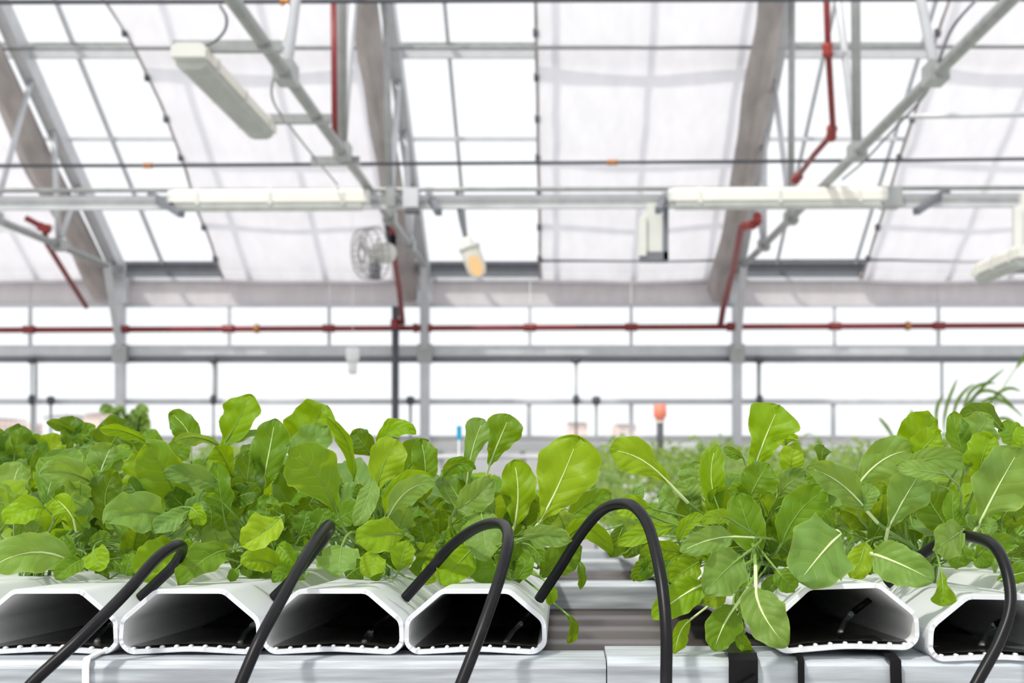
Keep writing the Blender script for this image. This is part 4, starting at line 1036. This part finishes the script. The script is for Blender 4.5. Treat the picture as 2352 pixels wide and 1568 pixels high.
# prototypes for the rows behind: leaves are parts, alike plants share them
PROTO = []
for k in range(6):
    rr = random.Random(500 + k); C = Vector((0, 0, 0))
    pt = empty('arugula_plant', C, 'arugula plant in the softly blurred rows behind the front plants', 'plant', 'arugula plants in the blurred rows')
    for j in range(11):
        az = j * 2.4 + rr.uniform(-.3, .3); el = math.radians(rr.uniform(35, 84)); blade = rr.uniform(.045, .075)
        p0, p1, p2, face = natural(C, rr, rr.uniform(.03, .075), blade, el, az, rr.uniform(.2, .9))
        mb = MB(); leaf_into(mb, p0, p1, p2, blade * rr.uniform(.52, .75), rr.uniform(-25, 25), rr.uniform(8, 34), rr.choice(['ov', 'spat', 'ov', 'long']), 700 + k * 20 + j, face, 10, 3)
        stalk_into(mb, C, p0, p1, p2, .0011, 1, 5)
        o = mb.build('leaf', [M['leaf'], M['stalk']], pt, True); o.color = tint(rr.choice('gggdyb'), rr)
    PROTO.append(pt)


def px_of(p): return VX + p.x / p.y * F


first = {}
row_y = [1.54, 1.68, 1.83, 1.99]
for ri, Y in enumerate(row_y):
    for i in sorted(CH):
        if ri == 0 and i in (-1, 0, 1): continue
        C = crown(i, Y + .03 * ((i * 7) % 3 - 1)); px = px_of(C)
        if px < -420 or px > 2760: continue
        rr = random.Random(i * 31 + ri * 7); k = rr.randrange(6)
        lim = sil(px); ztop = EYE + (VY - lim) / F * C.y; hmax = (ztop - C.z) / .128
        sc = min(1.38 if px < 430 else 1.05, hmax) * rr.uniform(.86, 1.0)
        if sc < .45: continue
        o = PROTO[k] if k not in first else copy_tree(PROTO[k])
        first[k] = 1; o['label'] = 'blurred arugula plant, %s back in the %s' % (ORD[ri + 3], chname(i))
        o.location = C; o.rotation_euler = (0, 0, rr.uniform(0, 6.28)); o.scale = (sc, sc, sc)

# deep rows: single plants, each one mesh
DEEP = []
for k in range(5):
    rr = random.Random(900 + k); mb = MB()
    for j in range(11):
        az = j * 2.4 + rr.uniform(-.3, .3); el = math.radians(rr.uniform(35, 84)); blade = rr.uniform(.045, .078)
        p0, p1, p2, face = natural(Vector((0, 0, 0)), rr, rr.uniform(.03, .075), blade, el, az, rr.uniform(.2, .9))
        leaf_into(mb, p0, p1, p2, blade * rr.uniform(.55, .75), rr.uniform(-25, 25), rr.uniform(8, 30), 'ov', 950 + k * 20 + j, face, 6, 2)
        stalk_into(mb, Vector((0, 0, 0)), p0, p1, p2, .0012, 1, 4)
    r_ = empty('arugula_plant', (0, 0, 0), 'arugula plant deep in the far blurred part of the bench', 'plant', 'arugula plants deep in the bench')
    o = mb.build('foliage', [M['leaf'], M['stalk']], r_, True); o['kind'] = 'stuff'; o.color = tint('ggby'[k % 4], rr)
    DEEP.append(r_)
used = {}
for ri in range(13):
    Y = 2.16 + ri * .205
    for i in sorted(CH):
        C = crown(i, Y + .04 * ((i * 5) % 3 - 1)); px = px_of(C)
        if px < -320 or px > 2700: continue
        if Y > 3.2 and i not in (3, 4, 6, 7) and ri % 2: continue
        rr = random.Random(i * 17 + ri * 101); k = rr.randrange(5)
        lim = max(sil(px), 1000) if not 1230 < px < 1500 else 1130; hmax = (EYE + (VY - lim) / F * C.y - C.z) / .128; sc = min(1.1, hmax) * rr.uniform(.85, 1.0)
        if sc < .4: continue
        o = DEEP[k] if k not in used else copy_tree(DEEP[k]); used[k] = 1; o['label'] = 'far arugula plant, %s back in the %s' % (ORD[ri + 7], chname(i))
        o.location = C; o.rotation_euler = (0, 0, rr.uniform(0, 6.28)); o.scale = (sc, sc, sc)

# ---------------------------------------------------------------- herb bed beyond, tall clumps, markers
HB = []
for k in range(4):
    rr = random.Random(1200 + k); mb = MB(); st = MB()
    for j in range(95):
        a = rr.uniform(0, 6.28); r = .17 * math.sqrt(rr.random()); z = .10 + .24 * rr.random() * (1 - (r / .2) ** 2) + .04 * rr.random()
        c = Vector((r * math.cos(a), r * math.sin(a), z)); d = Vector((math.cos(a + rr.uniform(-1, 1)), math.sin(a + rr.uniform(-1, 1)), rr.uniform(-.1, .9))).normalized(); l = rr.uniform(.04, .075)
        leaf_into(mb, c, c + d * l * .5, c + d * l - Vector((0, 0, l * .2)), l * .62, 0, 14, 'ov', 1300 + j, Vector((0, 0, 1)), 3, 1)
        if j % 4 == 0: st.tube([Vector((c.x * .3, c.y * .3, 0)), c * .6 + Vector((0, 0, c.z * .1)), c], .0018, 4)
    r_ = empty('herb_plant', (0, 0, 0), 'bushy small-leaved herb in the far bed beyond the bench', 'plant', 'herbs in the far bed')
    o = mb.build('foliage', M['leaf'], r_, True); o['kind'] = 'stuff'; o.color = ((.17, .28, .09, 1), (.22, .33, .13, 1), (.14, .24, .08, 1), (.28, .38, .20, 1))[k]
    st.build('stems', M['stalk'], r_)['kind'] = 'stuff'
    HB.append(r_)
usedh = {}
spots = []
for iy in range(8):
    Y = 5.65 + iy * .8
    x = .036 * Y; c = 1
    while x < .345 * Y + .1: spots.append((x + .05 * math.sin(iy * 3 + x * 9), Y, iy, c, 'right')); x += .42; c += 1
    x = -.235 * Y; c = 1
    while x > -.40 * Y - .1: spots.append((x, Y, iy, c, 'left')); x -= .42; c += 1
for n, (x, Y, iy, c, side) in enumerate(spots):
    rr = random.Random(n * 3 + 1); k = rr.randrange(4)
    o = HB[k] if k not in usedh else copy_tree(HB[k]); usedh[k] = 1; o['label'] = 'herb bush in row %s of the far %s bed, %s from the gap' % (ORD[iy + 1], side, ORD[c])
    topz = EYE + (VY - (1008 + rr.uniform(-8, 14) if x > 0 else 1004 + rr.uniform(-8, 16))) / F * Y
    sc = 1.0 + .15 * rr.random()
    o.location = (x, Y, topz - .36 * sc); o.rotation_euler = (0, 0, rr.uniform(0, 6.28)); o.scale = (sc, sc, sc)
for k, (x0, x1, lab) in enumerate(((.2, 4.6, 'long planting trough under the right herb bed'), (-5.3, -1.2, 'long planting trough under the left herb bed'))):
    r_ = empty('planting_trough', ((x0 + x1) / 2, 8.5, 0), lab, 'trough')
    MB().box((x0, 5.45, EYE - .46), (x1, 12.2, EYE - .34), bev=.02).build('tray', M['bench'], r_)
    for xx in (x0 + .2, x1 - .25):
        for yy in (5.7, 8.8, 11.9): MB().box((xx, yy, 0), (xx + .05, yy + .05, EYE - .46)).build('leg', M['alu'], r_)


def blade_clump(name, label, base, blades, colr, w=.016):
    r_ = empty(name, base, label, 'plant')
    for n, (pts) in enumerate(blades):
        P = [W(*p) for p in pts]; mb = MB(); leaf_into(mb, P[0], P[1], P[2], w * P[0].y / 6, 0, 20, 'long', 1500 + n, nu=10, nv=2)
        o = mb.build('leaf', M['leaf'], r_, True); o.color = colr
        q = MB(); stalk_into(q, Vector(base), P[0], P[1], P[2], .003, along=.5); q.build('stalk', M['stalk'], o, True)
    return r_


TY = 6.5
blade_clump('grass_clump', 'tall dark strappy grass clump behind the right plants', W(2225, 1120, TY), [
    ((2195, 1000, TY), (2230, 920, TY), (2310, 845, TY)), ((2200, 1000, TY), (2195, 930, TY), (2240, 880, TY)), ((2210, 1000, TY), (2250, 900, TY), (2330, 935, TY)),
    ((2170, 1000, TY), (2172, 940, TY), (2200, 868, TY)), ((2230, 1000, TY), (2270, 915, TY), (2352, 960, TY)), ((2160, 1010, TY), (2150, 950, TY), (2168, 905, TY)), ((2240, 1000, TY), (2290, 905, TY), (2345, 900, TY)),
    ((2100, 1010, TY), (2098, 970, TY), (2092, 940, TY)), ((2060, 1020, TY), (2040, 985, TY), (2018, 958, TY)), ((2250, 1010, TY), (2300, 960, TY), (2352, 1000, TY)), ((2215, 1000, TY), (2225, 905, TY), (2290, 880, TY)),
    ((2330, 850, TY), (2345, 830, TY), (2365, 800, TY))], (.03, .085, .03, 1))
rr = random.Random(77)
bl = []
for j in range(46):
    a = rr.uniform(-1, 1); h = rr.uniform(0, 1)
    x = 290 + a * 30; y = 1005 - h * 66
    bl.append(((x, y + 10, 6.0 + rr.uniform(-.1, .1)), (x + a * 16, y - 6, 5.95), (x + a * 34, y + 6 - 14 * (1 - abs(a)), 5.9)))
blade_clump('basil_clump', 'tall bushy clump rising above the left bed by the column', W(290, 1110, 6.0), bl, (.20, .33, .09, 1), .030)

cbot = empty('feed_bottle', W(1516, 1010, 11), 'coral red bottle upside down on a dark stake', 'bottle')
MB().lathe(W(1516, 928, 11), (0, 0, -1), [(0, .03), (.005, .048), (.09, .05), (.11, .035), (.13, .03)], 14).build('bottle_body', M['orange'], cbot, True)
MB().lathe(W(1516, 962, 11), (0, 0, -1), [(0, .03), (.03, .032), (.035, .02)], 12).build('neck', M['cream'], cbot, True)
MB().tube([W(1516, 970, 11), W(1516, 1060, 11)], .026, 8).build('stake', M['dark'], cbot, True)
mk_ = empty('plant_marker', W(1054, 1010, 4.6), 'small blue plant marker behind the pale upright leaf', 'marker')
MB().box(W(1049, 1012, 4.6), W(1060, 978, 4.604), bev=.002).build('tag', M['blue'], mk_)
MB().tube([W(1054, 1010, 4.6), W(1054, 1090, 4.6)], .003, 6).build('stake', M['white'], mk_)

for o in bpy.data.objects:
    if '_o' in o.keys(): del o['_o']
